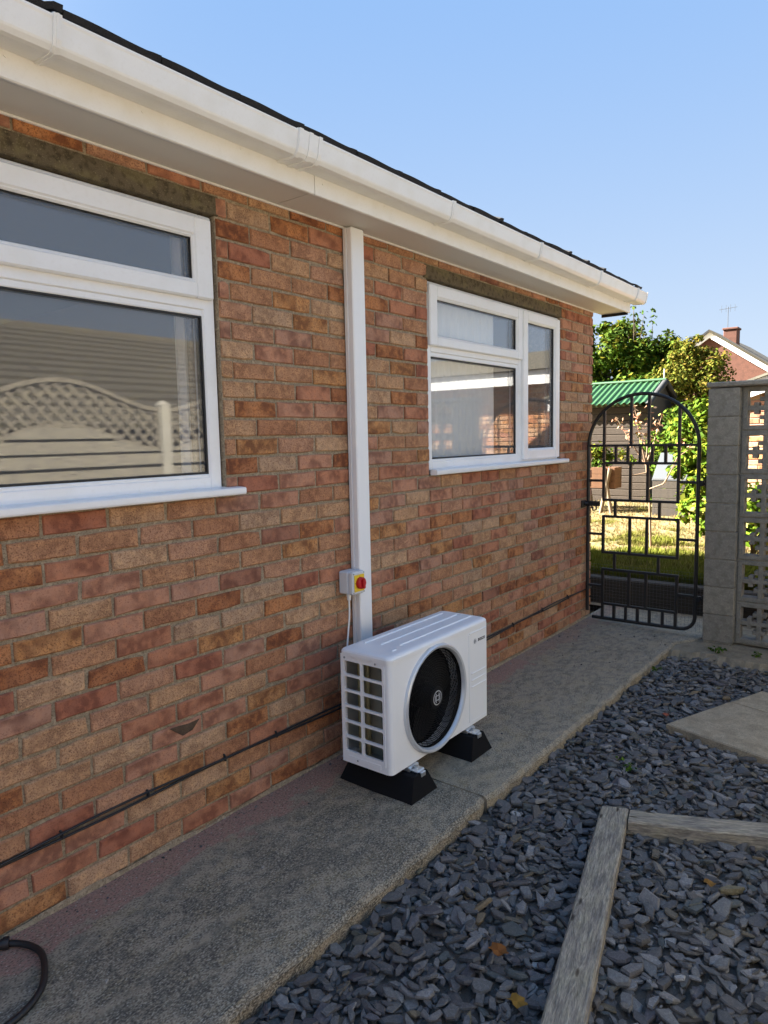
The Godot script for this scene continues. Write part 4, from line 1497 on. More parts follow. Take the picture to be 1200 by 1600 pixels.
	for sgn in [-1, 1]:
		mb = MB.new()
		var o := [Vector2(-6.27, 6.10), Vector2(-6.27 + sgn * 4.2, 3.16), Vector2(-6.27 + sgn * 4.2, 2.9), Vector2(-6.27, 5.84)]
		if sgn > 0: o.reverse()
		mb.extrude(o, hs - 0.16, hs - 0.1)
		part("verge_board", mb, M["white_board"], fh)
		mb = MB.new()
		o = [Vector2(-6.27, 6.22), Vector2(-6.27 + sgn * 4.35, 3.17), Vector2(-6.27 + sgn * 4.35, 3.05), Vector2(-6.27, 6.10)]
		if sgn > 0: o.reverse()
		mb.extrude(o, hs - 0.25, hs + 9.2)
		part("roof_slope", mb, M["dark_tile"] if sgn < 0 else M["old_tile"], fh)
	mb = MB.new()
	mb.bbox(V(-6.05, 5.2, hs + 1.6), V(-5.45, 6.35, hs + 2.3), 0.02)
	mb.bbox(V(-6.1, 6.35, hs + 1.55), V(-5.4, 6.45, hs + 2.35), 0.02)
	part("chimney", mb, M["far_brick"], fh)
	mb = MB.new()
	mb.tube([V(-5.95, 6.3, hs + 2), V(-5.95, 7.5, hs + 2)], 0.014, 6)
	mb.tube([V(-6.35, 7.4, hs + 2), V(-5.55, 7.45, hs + 2)], 0.01, 6)
	for k in 4: mb.tube([V(-6.25 + k * 0.2, 7.25, hs + 2), V(-6.25 + k * 0.2, 7.6, hs + 2)], 0.007, 5)
	part("aerial", mb, M["pot"], fh)

# ------------------------------------------------------------------ plants
# leaves in clumps: clumps are [centre, radius, count]; colours are linear base colours
func leaf_cloud(clumps: Array, size: float, cols: Array, seed_: int, droop := 0.25, aspect := 0.62) -> MB:
	var r := RandomNumberGenerator.new()
	r.seed = seed_
	var mb := MB.new()
	for c in clumps:
		var ctr: Vector3 = c[0]
		var rad: float = c[1]
		var tone := r.randf_range(0.75, 1.25)
		for i in int(c[2]):
			var d := Vector3(r.randfn(), r.randfn(), r.randfn()).normalized()
			var p := ctr + d * rad * pow(r.randf(), 0.45) * Vector3(1, 0.8, 1)
			var nn := (d * 0.8 + Vector3(r.randfn(0, 0.5), 0.55 + r.randfn(0, 0.4), r.randfn(0, 0.5))).normalized()
			var tip := (Vector3(r.randfn(), r.randfn() - droop, r.randfn()))
			tip = (tip - nn * tip.dot(nn)).normalized()
			var side := tip.cross(nn)
			var l := size * r.randf_range(0.6, 1.3)
			var w := l * aspect * 0.5
			var q: Color = cols[r.randi() % cols.size()] * 0.8
			var k := tone * r.randf_range(0.8, 1.2)
			mb.col = Color(q.r * k, q.g * k, q.b * k)
			var a := p - tip * l * 0.5
			var b := p + tip * l * 0.5
			var fold := nn * w * r.randf_range(-0.5, 0.1)
			var e1 := p + side * w - tip * l * 0.05 + fold
			var e2 := p - side * w - tip * l * 0.05 + fold
			mb.tri(a, e2, b)
			mb.tri(a, b, e1)
	return mb

func clump_crown(ctr: Vector3, rad: Vector3, n: int, crad: float, count: int, seed_: int, shell := 0.55) -> Array:
	var r := RandomNumberGenerator.new()
	r.seed = seed_
	var out := []
	for i in n:
		var d := Vector3(r.randfn(), r.randfn(), r.randfn()).normalized()
		var k := lerpf(shell, 1.0, pow(r.randf(), 0.6)) * r.randf_range(0.85, 1.1)
		out.append([ctr + d * rad * k, crad * r.randf_range(0.6, 1.35), count])
	return out

func tree(called: String, label: String, base: Vector3, clumps: Array, leaf: float, cols: Array, seed_: int, trunk_r: float, group := "", cat := "tree") -> Node3D:
	var t := thing(called, label, cat, base, group)
	var r := RandomNumberGenerator.new()
	r.seed = seed_ + 5
	var mid := Vector3.ZERO
	for c in clumps: mid += c[0]
	mid /= clumps.size()
	var mb := MB.new()
	var fork := base.lerp(mid, 0.45)
	fork.x = base.x; fork.z = base.z
	mb.limb([base - Vector3(0, 0.1, 0), base.lerp(fork, 0.5) + Vector3(0.03, 0, 0.02), fork], [trunk_r * 1.25, trunk_r, trunk_r * 0.8], 8)
	for k in 14:
		var c: Array = clumps[r.randi() % clumps.size()]
		var e: Vector3 = c[0]
		var m2 := fork.lerp(e, 0.5) + Vector3(r.randfn(), r.randfn(), r.randfn()) * 0.08
		mb.limb([fork - Vector3(0, trunk_r, 0), m2, e], [trunk_r * 0.5, trunk_r * 0.3, trunk_r * 0.1], 5)
	part("trunk", mb, M["bark"], t)
	part("crown", leaf_cloud(clumps, leaf, cols, seed_), M["leaves"], t)
	return t

func make_garden() -> void:
	# raised lawn behind a low sleeper edge
	var mb := MB.new()
	var ln := fnl(81, 0.35, 3)
	var w := 512
	var mid := noise_bytes(fnl(82, 0.03, 4), w, w)
	var wide := noise_bytes(fnl(83, 0.012, 3), w, w)
	var fine := noise_bytes(fnl(84, 0.25, 2), w, w)
	var lt := layered(w, w, Color(0.45, 0.37, 0.225), [[wide, 105, 160, Color(0.27, 0.29, 0.11, 0.85)], [mid, 120, 180, Color(0.47, 0.38, 0.25, 0.6)], [fine, 140, 210, Color(0.24, 0.21, 0.11, 0.6)]])
	var lm := mat("lawn_turf", Color(1, 1, 1), 0.95)
	tri_map(lm, lt, 0.45, M["rough_bump"], 0.6)
	var n := 40
	for i in n:
		for j in n:
			var q := []
			for o in [[0, 0], [1, 0], [1, 1], [0, 1]]:
				var x: float = -14.0 + (i + o[0]) * 0.42
				var s: float = 5.22 + (j + o[1]) * 0.75
				q.append(V(x, 0.205 + 0.03 * ln.get_noise_2d(x, s), s))
			mb.quad(q[0], q[1], q[2], q[3])
	structure("lawn", mb, lm)
	# blades of grass, dry and green
	var blade := MB.new()
	for k in 7:
		var a := TAU * k / 7.0 + 0.3 * sin(k * 3.0)
		var d := Vector3(cos(a), 0, sin(a))
		var sd := Vector3(-d.z, 0, d.x) * 0.0045
		var b0 := d * 0.012
		var h := 0.6 + 0.4 * sin(k * 2.3)
		blade.tri(b0 - sd, b0 + sd, b0 + d * 0.022 + Vector3(0, 0.045 * h + 0.01, 0))
	var mm := MultiMesh.new()
	mm.transform_format = MultiMesh.TRANSFORM_3D
	mm.use_colors = true
	mm.mesh = blade.mesh(M["grass_blades"])
	var spots := []
	var gnz := fnl(85, 0.7, 3)
	while spots.size() < 22000:
		var s := 5.25 + 8.0 * pow(rng.randf(), 1.5)
		var x := rng.randf_range(-4.2, 1.9)
		var p := seen(V(x, 0.22, s))
		if p.x < 880 or p.x > 1300: continue
		var green := gnz.get_noise_2d(x, s) * 0.9 + clampf((6.9 - s) * 0.38, -0.4, 0.6)
		if green < 0.0 and rng.randf() < 0.85: continue
		spots.append([x, s, green])
	mm.instance_count = spots.size()
	for i in spots.size():
		var q: Array = spots[i]
		var k := rng.randf_range(0.7, 1.35) * (1.25 if q[2] > 0.1 else 0.7)
		mm.set_instance_transform(i, Transform3D(Basis().rotated(Vector3.UP, rng.randf() * TAU).scaled(Vector3(k, k * rng.randf_range(0.7, 1.3), k)), V(q[0], 0.205 + 0.03 * ln.get_noise_2d(q[0], q[1]), q[1])))
		var g: float = clampf(q[2] * 1.6 + 0.5 + rng.randfn(0, 0.22), 0, 1)
		var dry := Color(0.17, 0.125, 0.055)
		var grn := Color(0.105, 0.115, 0.015)
		mm.set_instance_color(i, dry.lerp(grn, g) * rng.randf_range(0.85, 1.45))
	var gi := MultiMeshInstance3D.new()
	gi.multimesh = mm
	gi.name = numbered("grass")
	add_child(gi)
	tag(gi, "patchy lawn grass, dry straw and green, beyond the gate", "grass", "", "stuff")
	# sleepers holding the lawn
	var e := thing("sleeper_edging", "dark low timber sleeper edging holding the lawn behind the gate", "edging", V(-0.5, 0, 5.15))
	for k in 3:
		mb = MB.new()
		mb.bbox(V(-3.2 + k * 2.4, -0.1, 5.08), V(-3.2 + k * 2.4 + 2.39, 0.215 + 0.006 * k, 5.21), 0.012)
		part("sleeper", mb, M["sleeper"], e)
	# gravelly patch behind the gate
	mb = MB.new()
	mb.quad(V(-3.5, -0.012, 4.99), V(4.0, -0.012, 4.99), V(4.0, -0.012, 5.1), V(-3.5, -0.012, 5.1))
	structure("earth_bed", mb, M["bare_earth"])
	# shed with a green corrugated roof
	make_shed()
	# trees
	var green := [Color(0.045, 0.085, 0.008), Color(0.062, 0.105, 0.010), Color(0.032, 0.065, 0.007), Color(0.088, 0.125, 0.012), Color(0.055, 0.09, 0.010)]
	var olive := [Color(0.105, 0.110, 0.014), Color(0.135, 0.12, 0.016), Color(0.075, 0.092, 0.010), Color(0.15, 0.11, 0.018), Color(0.06, 0.08, 0.010)]
	var lime := [Color(0.085, 0.145, 0.010), Color(0.115, 0.165, 0.012), Color(0.06, 0.11, 0.009), Color(0.135, 0.15, 0.014)]
	var cl := clump_crown(V(-3.95, 2.9, 15.6), Vector3(1.25, 1.1, 1.3), 95, 0.34, 190, 101)
	cl += clump_crown(V(-5.2, 2.5, 16.0), Vector3(1.3, 1.5, 1.3), 60, 0.38, 150, 102)
	cl += clump_crown(V(-2.95, 2.1, 15.2), Vector3(0.7, 0.9, 0.9), 60, 0.30, 170, 103)
	cl += clump_crown(V(-2.75, 2.75, 15.6), Vector3(0.75, 0.75, 0.8), 46, 0.28, 150, 105)
	tree("broadleaf_tree", "dense broadleaf tree with large green leaves behind the shed", V(-3.9, 0.2, 15.8), cl, 0.125, green + [Color(0.14, 0.13, 0.012)], 104, 0.14)
	# thin shoots standing above it
	var sh := []
	for k in 4:
		var bx := -3.35 + k * 0.17
		for j in 4: sh.append([V(bx + 0.05 * j * (k - 2) * 0.4, 3.75 + 0.15 * j + 0.08 * sin(k * 2.0), 15.2), 0.09, 6])
	tree("leafy_shoots", "thin leafy shoots standing above the broadleaf tree", V(-3.2, 0.2, 15.3), sh, 0.09, green, 108, 0.03, "", "shrub")
	cl = clump_crown(V(-1.75, 2.2, 14.2), Vector3(0.82, 1.0, 0.8), 110, 0.24, 150, 111, 0.35)
	cl += clump_crown(V(-1.7, 2.95, 14.2), Vector3(0.5, 0.42, 0.42), 40, 0.17, 90, 112, 0.3)
	cl += clump_crown(V(-1.75, 1.5, 13.6), Vector3(0.9, 0.8, 0.6), 60, 0.24, 90, 114, 0.3)
	tree("olive_tree", "yellowish olive green small leaved tree in front of the gabled house", V(-1.75, 0.2, 14.2), cl, 0.075, olive, 113, 0.09)
	cl = clump_crown(V(-0.95, 1.35, 11.4), Vector3(0.55, 0.75, 0.6), 60, 0.22, 90, 121, 0.35)
	tree("leafy_bush", "mid green bush beside the block pier beneath the olive tree", V(-0.95, 0.2, 11.4), cl, 0.11, green + lime, 122, 0.05, "", "bush")
	cl = clump_crown(V(-0.08, 0.85, 8.3), Vector3(0.26, 0.52, 0.4), 34, 0.14, 70, 131, 0.3)
	tree("climbing_bush", "bright lime green bush seen between gate and block pier", V(-0.06, 0.2, 8.3), cl, 0.095, lime, 132, 0.03, "", "bush")
	cl = clump_crown(V(0.75, 0.6, 7.0), Vector3(0.5, 0.34, 0.35), 40, 0.15, 70, 141, 0.3)
	tree("low_bush", "sunlit yellow green bush seen through the screen wall", V(0.75, 0.18, 7.0), cl, 0.085, lime + [Color(0.26, 0.24, 0.06)], 142, 0.03, "", "bush")
	cl = clump_crown(V(-2.55, 0.95, 10.9), Vector3(0.75, 0.34, 0.25), 40, 0.14, 60, 151, 0.3)
	tree("flower_bush", "yellow green bushy plants in front of the shed wall", V(-2.5, 0.2, 10.9), cl, 0.07, lime + olive, 152, 0.02, "", "bush")
	cl = clump_crown(V(-1.35, 1.05, 12.0), Vector3(0.55, 0.9, 0.3), 46, 0.22, 70, 161, 0.35)
	tree("dark_bush", "dark green bush in shade at the shed's gable end", V(-1.3, 0.2, 12.3), cl, 0.1, green, 162, 0.04, "", "bush")
	cl = clump_crown(V(14.0, 4.15, 5.2), Vector3(0.5, 0.45, 0.7), 26, 0.22, 50, 171)
	tree("tall_tree", "tree top above the opposite roof, mirrored in the left window", V(14.0, -0.1, 6.0), cl, 0.2, green, 172, 0.12)
	cl = clump_crown(V(4.2, 3.0, 17.5), Vector3(3.2, 1.0, 1.0), 90, 0.4, 60, 181)
	tree("garden_tree", "trees behind the low brick house, mirrored in the right window", V(4.2, -0.1, 17.5), cl, 0.17, green + olive, 182, 0.12)
	# sapling with withered leaves
	var sp := thing("sapling", "thin young tree with withered brown leaves behind the gate", "sapling", V(-0.30, 0.2, 7.1))
	mb = MB.new()
	var f := V(-0.345, 1.16, 7.05)
	mb.limb([V(-0.29, 0.15, 7.1), V(-0.30, 0.7, 7.06), f], [0.016, 0.014, 0.013], 6)
	var tips := [V(-0.50, 1.78, 7.1), V(-0.30, 1.76, 7.0), V(-0.68, 1.66, 7.05), V(-0.42, 1.70, 6.9), V(-0.22, 1.66, 7.15)]
	for t in tips: mb.limb([f - Vector3(0, 0.03, 0), f.lerp(t, 0.5) + Vector3(0, -0.03, 0), t], [0.010, 0.007, 0.003], 5)
	mb.limb([V(-0.32, 0.86, 7.05), V(-0.14, 0.93, 7.0), V(-0.03, 1.12, 7.0), V(0.06, 1.36, 7.0)], [0.008, 0.007, 0.005, 0.002], 5)
	mb.limb([V(-0.33, 1.05, 7.05), V(-0.47, 1.02, 7.0), V(-0.52, 1.12, 7.0)], [0.007, 0.006, 0.003], 5)
	mb.limb([V(-0.12, 0.94, 7.0), V(0.0, 1.22, 7.0), V(0.18, 1.35, 7.0)], [0.006, 0.005, 0.002], 5)
	part("trunk", mb, M["sapling_bark"], sp)
	var lc := []
	for t in tips:
		for k in 6: lc.append([f.lerp(t, 0.45 + 0.11 * k), 0.07, 5])
	lc.append([V(0.05, 1.38, 7.0), 0.06, 6]); lc.append([V(0.14, 1.34, 7.0), 0.05, 5])
	part("crown", leaf_cloud(lc, 0.055, [Color(0.40, 0.22, 0.13), Color(0.46, 0.30, 0.18), Color(0.34, 0.16, 0.10), Color(0.22, 0.26, 0.06)], 191), M["dry_leaves"], sp)
	# wooden trough on pale trestle legs, in front of the shed
	var tr := thing("planter_trough", "orange brown wooden planter trough on pale trestle legs before the shed", "planter", V(-2.0, 0.2, 10.4))
	for k in 3:
		mb = MB.new()
		mb.bbox(V(-2.75, 0.60 + 0.115 * k, 10.3), V(-1.86, 0.71 + 0.115 * k, 10.325), 0.004)
		part("plank", mb, M["planter_wood"], tr)
		mb = MB.new()
		mb.bbox(V(-2.75, 0.60 + 0.115 * k, 10.60), V(-1.86, 0.71 + 0.115 * k, 10.625), 0.004)
		part("plank", mb, M["planter_wood"], tr)
	mb = MB.new()
	mb.bbox(V(-2.75, 0.60, 10.326), V(-2.73, 0.94, 10.599), 0.003)
	mb.bbox(V(-1.88, 0.60, 10.326), V(-1.86, 0.94, 10.599), 0.003)
	mb.bbox(V(-2.73, 0.61, 10.326), V(-1.88, 0.9, 10.599), 0.003)
	part("end_board", mb, M["planter_wood"], tr)
	for x in [-1.98, -2.62]:
		for k in [-1, 1]:
			mb = MB.new()
			mb.limb([V(x + k * 0.09, 0.19, 10.25), V(x - k * 0.05, 0.93, 10.28)], [0.03, 0.03], 4)
			part("leg", mb, M["pale_wood"], tr)
	part("planting", leaf_cloud(clump_crown(V(-2.3, 0.98, 10.45), Vector3(0.4, 0.06, 0.1), 20, 0.07, 30, 201, 0.2), 0.05, green, 202), M["leaves"], tr)
	mb = MB.new()
	var cf := thing("cold_frame", "dark low cold frame with pale blue grey lid behind the sapling", "cold frame", V(-0.96, 0.2, 10.3))
	for k in 4:
		mb = MB.new()
		mb.bbox(V(-1.2, 0.19 + 0.15 * k, 10.1), V(-0.72, 0.335 + 0.15 * k, 10.13), 0.004)
		part("side_board", mb, M["sleeper"], cf)
	mb = MB.new()
	var q := Transform3D(Basis().rotated(Vector3.RIGHT, 0.75), V(-0.96, 0.96, 10.32))
	mb.bbox(Vector3(-0.25, -0.015, -0.3), Vector3(0.25, 0.015, 0.3), 0.006, q)
	part("lid", mb, M["pale_board"], cf)

func make_shed() -> void:
	var sh := thing("garden_shed", "weathered timber shed with green corrugated roof, black bargeboards and a gable end coloured black for its shade", "shed", V(-3.3, 0.2, 12.9))
	var x0 := -4.6
	var x1 := -1.86
	var f := 12.05
	var b := 13.65
	var mb := MB.new()
	mb.box(V(x0 + 0.02, 0.1, f + 0.02), V(x1 - 0.02, 1.98, b))
	mb.facing([V(x1 - 0.02, 1.98, f + 0.02), V(x1 - 0.02, 1.98, b), V(x1 - 0.02, 2.42, 12.85)], V(-3, 1.5, 12.8))
	part("gable_end", mb, M["black_board"], sh)  # shade on the gable end is put into its colour as black
	for k in 14:
		mb = MB.new()
		mb.bbox(V(x0, 0.2 + k * 0.127, f - 0.012), V(x1, 0.2 + k * 0.127 + 0.12, f + 0.018), 0.008)
		part("cladding_board", mb, M["shed_wood"], sh)
	# corrugated sheets
	for sgn in [-1, 1]:
		mb = MB.new()
		var n := 160
		for i in n:
			var xa := x0 - 0.1 + (x1 + 0.14 - x0) * i / n
			var xb := x0 - 0.1 + (x1 + 0.14 - x0) * (i + 1) / n
			var ya := 0.018 * sin(xa * TAU / 0.115)
			var yb := 0.018 * sin(xb * TAU / 0.115)
			var es: float = 12.85 + sgn * 0.98
			var q := [V(xa, 2.03 + ya, es), V(xb, 2.03 + yb, es), V(xb, 2.46 + yb, 12.85), V(xa, 2.46 + ya, 12.85)]
			if sgn > 0: q.reverse()
			mb.quad(q[0], q[1], q[2], q[3])
			var d := Vector3(0, -0.006, 0)
			mb.quad(q[3] + d, q[2] + d, q[1] + d, q[0] + d)
		part("roof_sheet", mb, M["green_sheet"], sh)
		mb = MB.new()
		mb.extrude([Vector2(x1 + 0.03, 0), Vector2(x1 + 0.06, 0), Vector2(x1 + 0.06, 0.001), Vector2(x1 + 0.03, 0.001)], 0, 0.01, false)
		mb = MB.new()
		var es2: float = 12.85 + sgn * 1.0
		mb.limb([V(x1 + 0.03, 2.44, 12.85), V(x1 + 0.03, 1.98, es2)], [0.06, 0.06], 4)
		part("bargeboard", mb, M["black_board"], sh)
	mb = MB.new()
	mb.extrude([Vector2(0, 0)], 0, 0, false) if false else mb.tube([V(x0 - 0.1, 2.475, 12.85), V(x1 + 0.04, 2.475, 12.85)], 0.035, 8)
	part("ridge_cap", mb, M["green_sheet"], sh)
	mb = MB.new()
	mb.tube([V(x1 - 0.0, 2.47, 12.85), V(x1 - 0.0, 2.68, 12.85)], 0.012, 6)
	part("finial", mb, M["galvanised"], sh)

# ------------------------------------------------------------------ the heat pump unit
const UX0 := 0.215
const UX1 := 0.48
const US0 := 1.236
const US1 := 2.022
const UY0 := 0.112
const UY1 := 0.612

func ring_wall(mb: MB, cs: float, cy: float, r0: float, x0: float, r1: float, x1: float, seg := 64, flip := false) -> void:
	for i in seg:
		var a := TAU * i / seg
		var b := TAU * (i + 1) / seg
		var p := [V(x0, cy + r0 * sin(a), cs + r0 * cos(a)), V(x0, cy + r0 * sin(b), cs + r0 * cos(b)), V(x1, cy + r1 * sin(b), cs + r1 * cos(b)), V(x1, cy + r1 * sin(a), cs + r1 * cos(a))]
		# outward: away from the axis or to the front
		var dr := r1 - r0
		var dx := x1 - x0
		var na := Vector3(-dr, dx * sin(a), -dx * cos(a))
		var nb := Vector3(-dr, dx * sin(b), -dx * cos(b))
		if flip: na = -na; nb = -nb
		na = na.normalized(); nb = nb.normalized()
		var nn: Vector3 = (p[2] - p[0]).cross(p[3] - p[1])
		if nn.dot(na) > 0: mb.squad(p, [na, nb, nb, na])
		else: mb.squad([p[3], p[2], p[1], p[0]], [na, nb, nb, na])

func rounded(s0: float, y0: float, s1: float, y1: float, r: float, k := 4) -> Array:
	var out := []
	for c in [[s1 - r, y0 + r, -PI / 2], [s1 - r, y1 - r, 0.0], [s0 + r, y1 - r, PI / 2], [s0 + r, y0 + r, PI]]:
		for i in k + 1:
			var a: float = c[2] + PI / 2 * i / k
			out.append(Vector2(c[0] + r * cos(a), c[1] + r * sin(a)))
	return out

# a flat sheet with holes given as outlines with the same number of points as sub-rectangles: joined as a ring from rectangle to hole
func hole_cell(mb: MB, to3: Callable, a0: float, b0: float, a1: float, b1: float, hole: Array, depth: Callable) -> void:
	var k := hole.size()
	var outer := []
	for h in hole:
		# push the hole point to the rectangle border
		var c := Vector2((a0 + a1) / 2, (b0 + b1) / 2)
		var hx: float = (a1 - a0) / 2
		var hy: float = (b1 - b0) / 2
		var d: Vector2 = h - c
		var t := minf(hx / maxf(absf(d.x), 1e-6), hy / maxf(absf(d.y), 1e-6))
		outer.append(c + d * t)
	for i in k:
		var i2 := (i + 1) % k
		var o1: Vector2 = outer[i]
		var o2: Vector2 = outer[i2]
		# keep the corner when the border turns between two points
		mb.quad(to3.call(o1), to3.call(o2), to3.call(hole[i2]), to3.call(hole[i]))
		if absf(o1.x - o2.x) > 1e-5 and absf(o1.y - o2.y) > 1e-5:
			var cx: float = a1 if maxf(o1.x, o2.x) > a1 - 1e-4 else a0
			var cy: float = b1 if maxf(o1.y, o2.y) > b1 - 1e-4 else b0
			mb.tri(to3.call(o1), to3.call(Vector2(cx, cy)), to3.call(o2))
		mb.quad(to3.call(hole[i]), to3.call(hole[i2]), depth.call(hole[i2]), depth.call(hole[i]))

func make_unit() -> void:
	var u := thing("heat_pump_unit", "white outdoor heat pump unit with round black fan on rubber feet", "heat pump", V(0.35, 0, 1.63))
	var cs := 1.565
	var cy := 0.3475
	var R := 0.236
	var white: Material = M["casing_white"]
	# front panel with a round hole, right part flat
	var mb := MB.new()
	var seg := 64
	var split := 1.822
	var fr := func(p: Vector2) -> Vector3: return V(UX1, p.y, p.x)
	var circ := []
	for i in seg: circ.append(Vector2(cs + R * cos(TAU * i / seg), cy + R * sin(TAU * i / seg)))
	hole_cell(mb, fr, US0 + 0.022, UY0 + 0.001, split, UY1 - 0.022, circ, func(p: Vector2) -> Vector3: return V(UX1 - 0.05, p.y, p.x))
	mb.quad(V(UX1, UY0 + 0.001, split), V(UX1, UY0 + 0.001, US1 - 0.008), V(UX1, UY1 - 0.022, US1 - 0.008), V(UX1, UY1 - 0.022, split))
	# rounded vertical corner at the near edge and a small one at the far edge
	for c in [[US0, 0.022, 1], [US1, 0.008, -1]]:
		var r: float = c[1]
		var d: int = c[2]
		for i in 6:
			var a := PI / 2 * i / 6
			var b := PI / 2 * (i + 1) / 6
			var pa := Vector2(c[0] + d * r - d * r * sin(a), UX1 - r + r * cos(a))
			var pb := Vector2(c[0] + d * r - d * r * sin(b), UX1 - r + r * cos(b))
			var na := V(cos(a), 0, -d * sin(a))
			var nb := V(cos(b), 0, -d * sin(b))
			var q := [V(pa.y, UY0 + 0.001, pa.x), V(pb.y, UY0 + 0.001, pb.x), V(pb.y, UY1 - 0.022, pb.x), V(pa.y, UY1 - 0.022, pa.x)]
			var m := [na, nb, nb, na]
			if d > 0: q.reverse(); m.reverse()
			mb.squad(q, m)
	# far side, back, underside
	mb.quad(V(UX1 - 0.008, UY0, US1), V(UX0, UY0, US1), V(UX0, UY1 - 0.022, US1), V(UX1 - 0.008, UY1 - 0.022, US1))
	mb.quad(V(UX0, UY0, US1), V(UX0, UY0, US0), V(UX0, UY0 + 0.04, US0), V(UX0, UY0 + 0.04, US1))
	mb.quad(V(UX0, UY0, US0), V(UX0, UY0, US1), V(UX1 - 0.004, UY0, US1), V(UX1 - 0.004, UY0, US0 + 0.01))
	part("casing", mb, white, u)
	# near side: two columns of six openings with rounded corners
	mb = MB.new()
	var sd := func(p: Vector2) -> Vector3: return V(p.x, p.y, US0)
	var dp := func(p: Vector2) -> Vector3: return V(p.x, p.y, US0 + 0.012)
	var gx := [UX0 + 0.011, 0.3265, 0.443]
	var gy0 := UY0 + 0.046
	var gy1 := UY1 - 0.046
	for r in 6:
		for c in 2:
			var a0: float = gx[c]
			var a1: float = gx[c + 1]
			var b0 := gy0 + (gy1 - gy0) * r / 6.0
			var b1 := gy0 + (gy1 - gy0) * (r + 1) / 6.0
			hole_cell(mb, sd, a0, b0, a1, b1, rounded(a0 + 0.005, b0 + 0.0048, a1 - 0.005, b1 - 0.0048, 0.008), dp)
	for q in [[UX0, UY0, gx[0], UY1 - 0.022], [gx[2], UY0, UX1 - 0.022, UY1 - 0.022], [gx[0], UY0, gx[2], gy0], [gx[0], gy1, gx[2], UY1 - 0.022]]:
		mb.quad(V(q[0], q[1], US0), V(q[2], q[1], US0), V(q[2], q[3], US0), V(q[0], q[3], US0))
	# a shallow pressed line along the foot and beside the openings
	mb.bbox(V(0.248, UY0 + 0.012, US0 - 0.002), V(0.425, UY0 + 0.034, US0 + 0.002), 0.0018)
	mb.bbox(V(0.4475, UY0 + 0.03, US0 - 0.0025), V(0.451, UY1 - 0.04, US0 + 0.002), 0.0012)
	# carrying recess below the lid
	for i in 10:
		var a := PI * i / 10
		var b := PI * (i + 1) / 10
		mb.quad(V(0.335 + 0.06 * cos(a), UY1 - 0.024 - 0.012 * sin(a), US0 - 0.0035), V(0.335 + 0.06 * cos(b), UY1 - 0.024 - 0.012 * sin(b), US0 - 0.0035), V(0.335 + 0.06 * cos(b), UY1 - 0.022, US0 - 0.006), V(0.335 + 0.06 * cos(a), UY1 - 0.022, US0 - 0.006))
	part("side_grille", mb, white, u)
	# coil and partition seen through the openings
	mb = MB.new()
	mb.box(V(UX0 + 0.004, UY0 + 0.03, US0 + 0.10), V(UX0 + 0.028, UY1 - 0.03, US1 - 0.02))
	for k in 3:
		mb.tube([V(UX0 + 0.055 + 0.022 * k, UY0 + 0.03, US0 + 0.06 + 0.02 * (k % 2)), V(UX0 + 0.055 + 0.022 * k, UY1 - 0.03, US0 + 0.06 + 0.02 * (k % 2))], 0.009, 8)
	part("coil", mb, M["coil"], u)
	mb = MB.new()
	mb.box(V(UX0 + 0.03, UY0 + 0.012, US0 + 0.105), V(UX1 - 0.13, UY1 - 0.03, US0 + 0.109))
	mb.box(V(UX0 + 0.03, UY0 + 0.006, US0 + 0.016), V(UX1 - 0.05, UY0 + 0.012, US1 - 0.02))
	mb.box(V(UX1 - 0.054, UY0 + 0.012, split + 0.02), V(UX1 - 0.05, UY1 - 0.03, US1 - 0.02))
	part("inner_panel", mb, M["inner_steel"], u)
	mb = MB.new()
	mb.bbox(V(UX0 + 0.006, UY0 + 0.02, US0 + 0.014), V(UX0 + 0.018, UY1 - 0.03, US0 + 0.09), 0.003)
	mb.bbox(V(UX0 + 0.02, UY0 + 0.014, US0 + 0.02), V(UX0 + 0.055, UY0 + 0.045, US0 + 0.06), 0.004)
	part("rear_bracket", mb, M["galvanised"], u)
	# lid: rounded edges, pressed ridges
	mb = MB.new()
	var lo := 0.004
	var prev := []
	var prof := [[lo, UY1 - 0.026], [lo, UY1 - 0.012], [lo - 0.004, UY1 - 0.005], [lo - 0.012, UY1 - 0.001], [lo - 0.024, UY1 + 0.001]]
	for q in prof:
		var o := rounded(US0 - q[0], UX0 - q[0], US1 + q[0], UX1 + q[0], 0.026, 5)
		var now := []
		for p in o: now.append(V(p.y, q[1], p.x))
		if not prev.is_empty():
			for i in now.size():
				var i2 := (i + 1) % now.size()
				mb.facing([prev[i], prev[i2], now[i2], now[i]], V((UX0 + UX1) / 2, UY1 - 0.05, (US0 + US1) / 2))
		prev = now
	var mid := V((UX0 + UX1) / 2, UY1 + 0.002, (US0 + US1) / 2)
	for i in prev.size(): mb.facing([prev[i], prev[(i + 1) % prev.size()], mid], mid - Vector3(0, 0.2, 0))
	var lid := part("lid", mb, white, u)
	for r in [[0.262, 1.34, 1.955], [0.335, 1.36, 1.975], [0.408, 1.40, 1.99], [0.43, 1.315, 1.345]]:
		mb = MB.new()
		mb.bbox(V(r[0] - 0.006, UY1 - 0.002, r[1]), V(r[0] + 0.006, UY1 + 0.0055, r[2]), 0.004)
		part("pressed_ridge", mb, white, lid)
	mb = MB.new()
	mb.bbox(V(0.335, UY1 - 0.002, 1.9755), V(0.407, UY1 + 0.005, 1.9855), 0.004)
	part("pressed_ridge", mb, white, lid)
	# fan: silver ring, guard rings, blades, hub with emblem
	mb = MB.new()
	ring_wall(mb, cs, cy, R + 0.006, UX1, R + 0.004, UX1 + 0.012)
	ring_wall(mb, cs, cy, R + 0.004, UX1 + 0.012, R - 0.002, UX1 + 0.017)
	ring_wall(mb, cs, cy, R - 0.002, UX1 + 0.017, R - 0.012, UX1 + 0.014)
	ring_wall(mb, cs, cy, R - 0.012, UX1 + 0.014, R - 0.017, UX1 + 0.002)
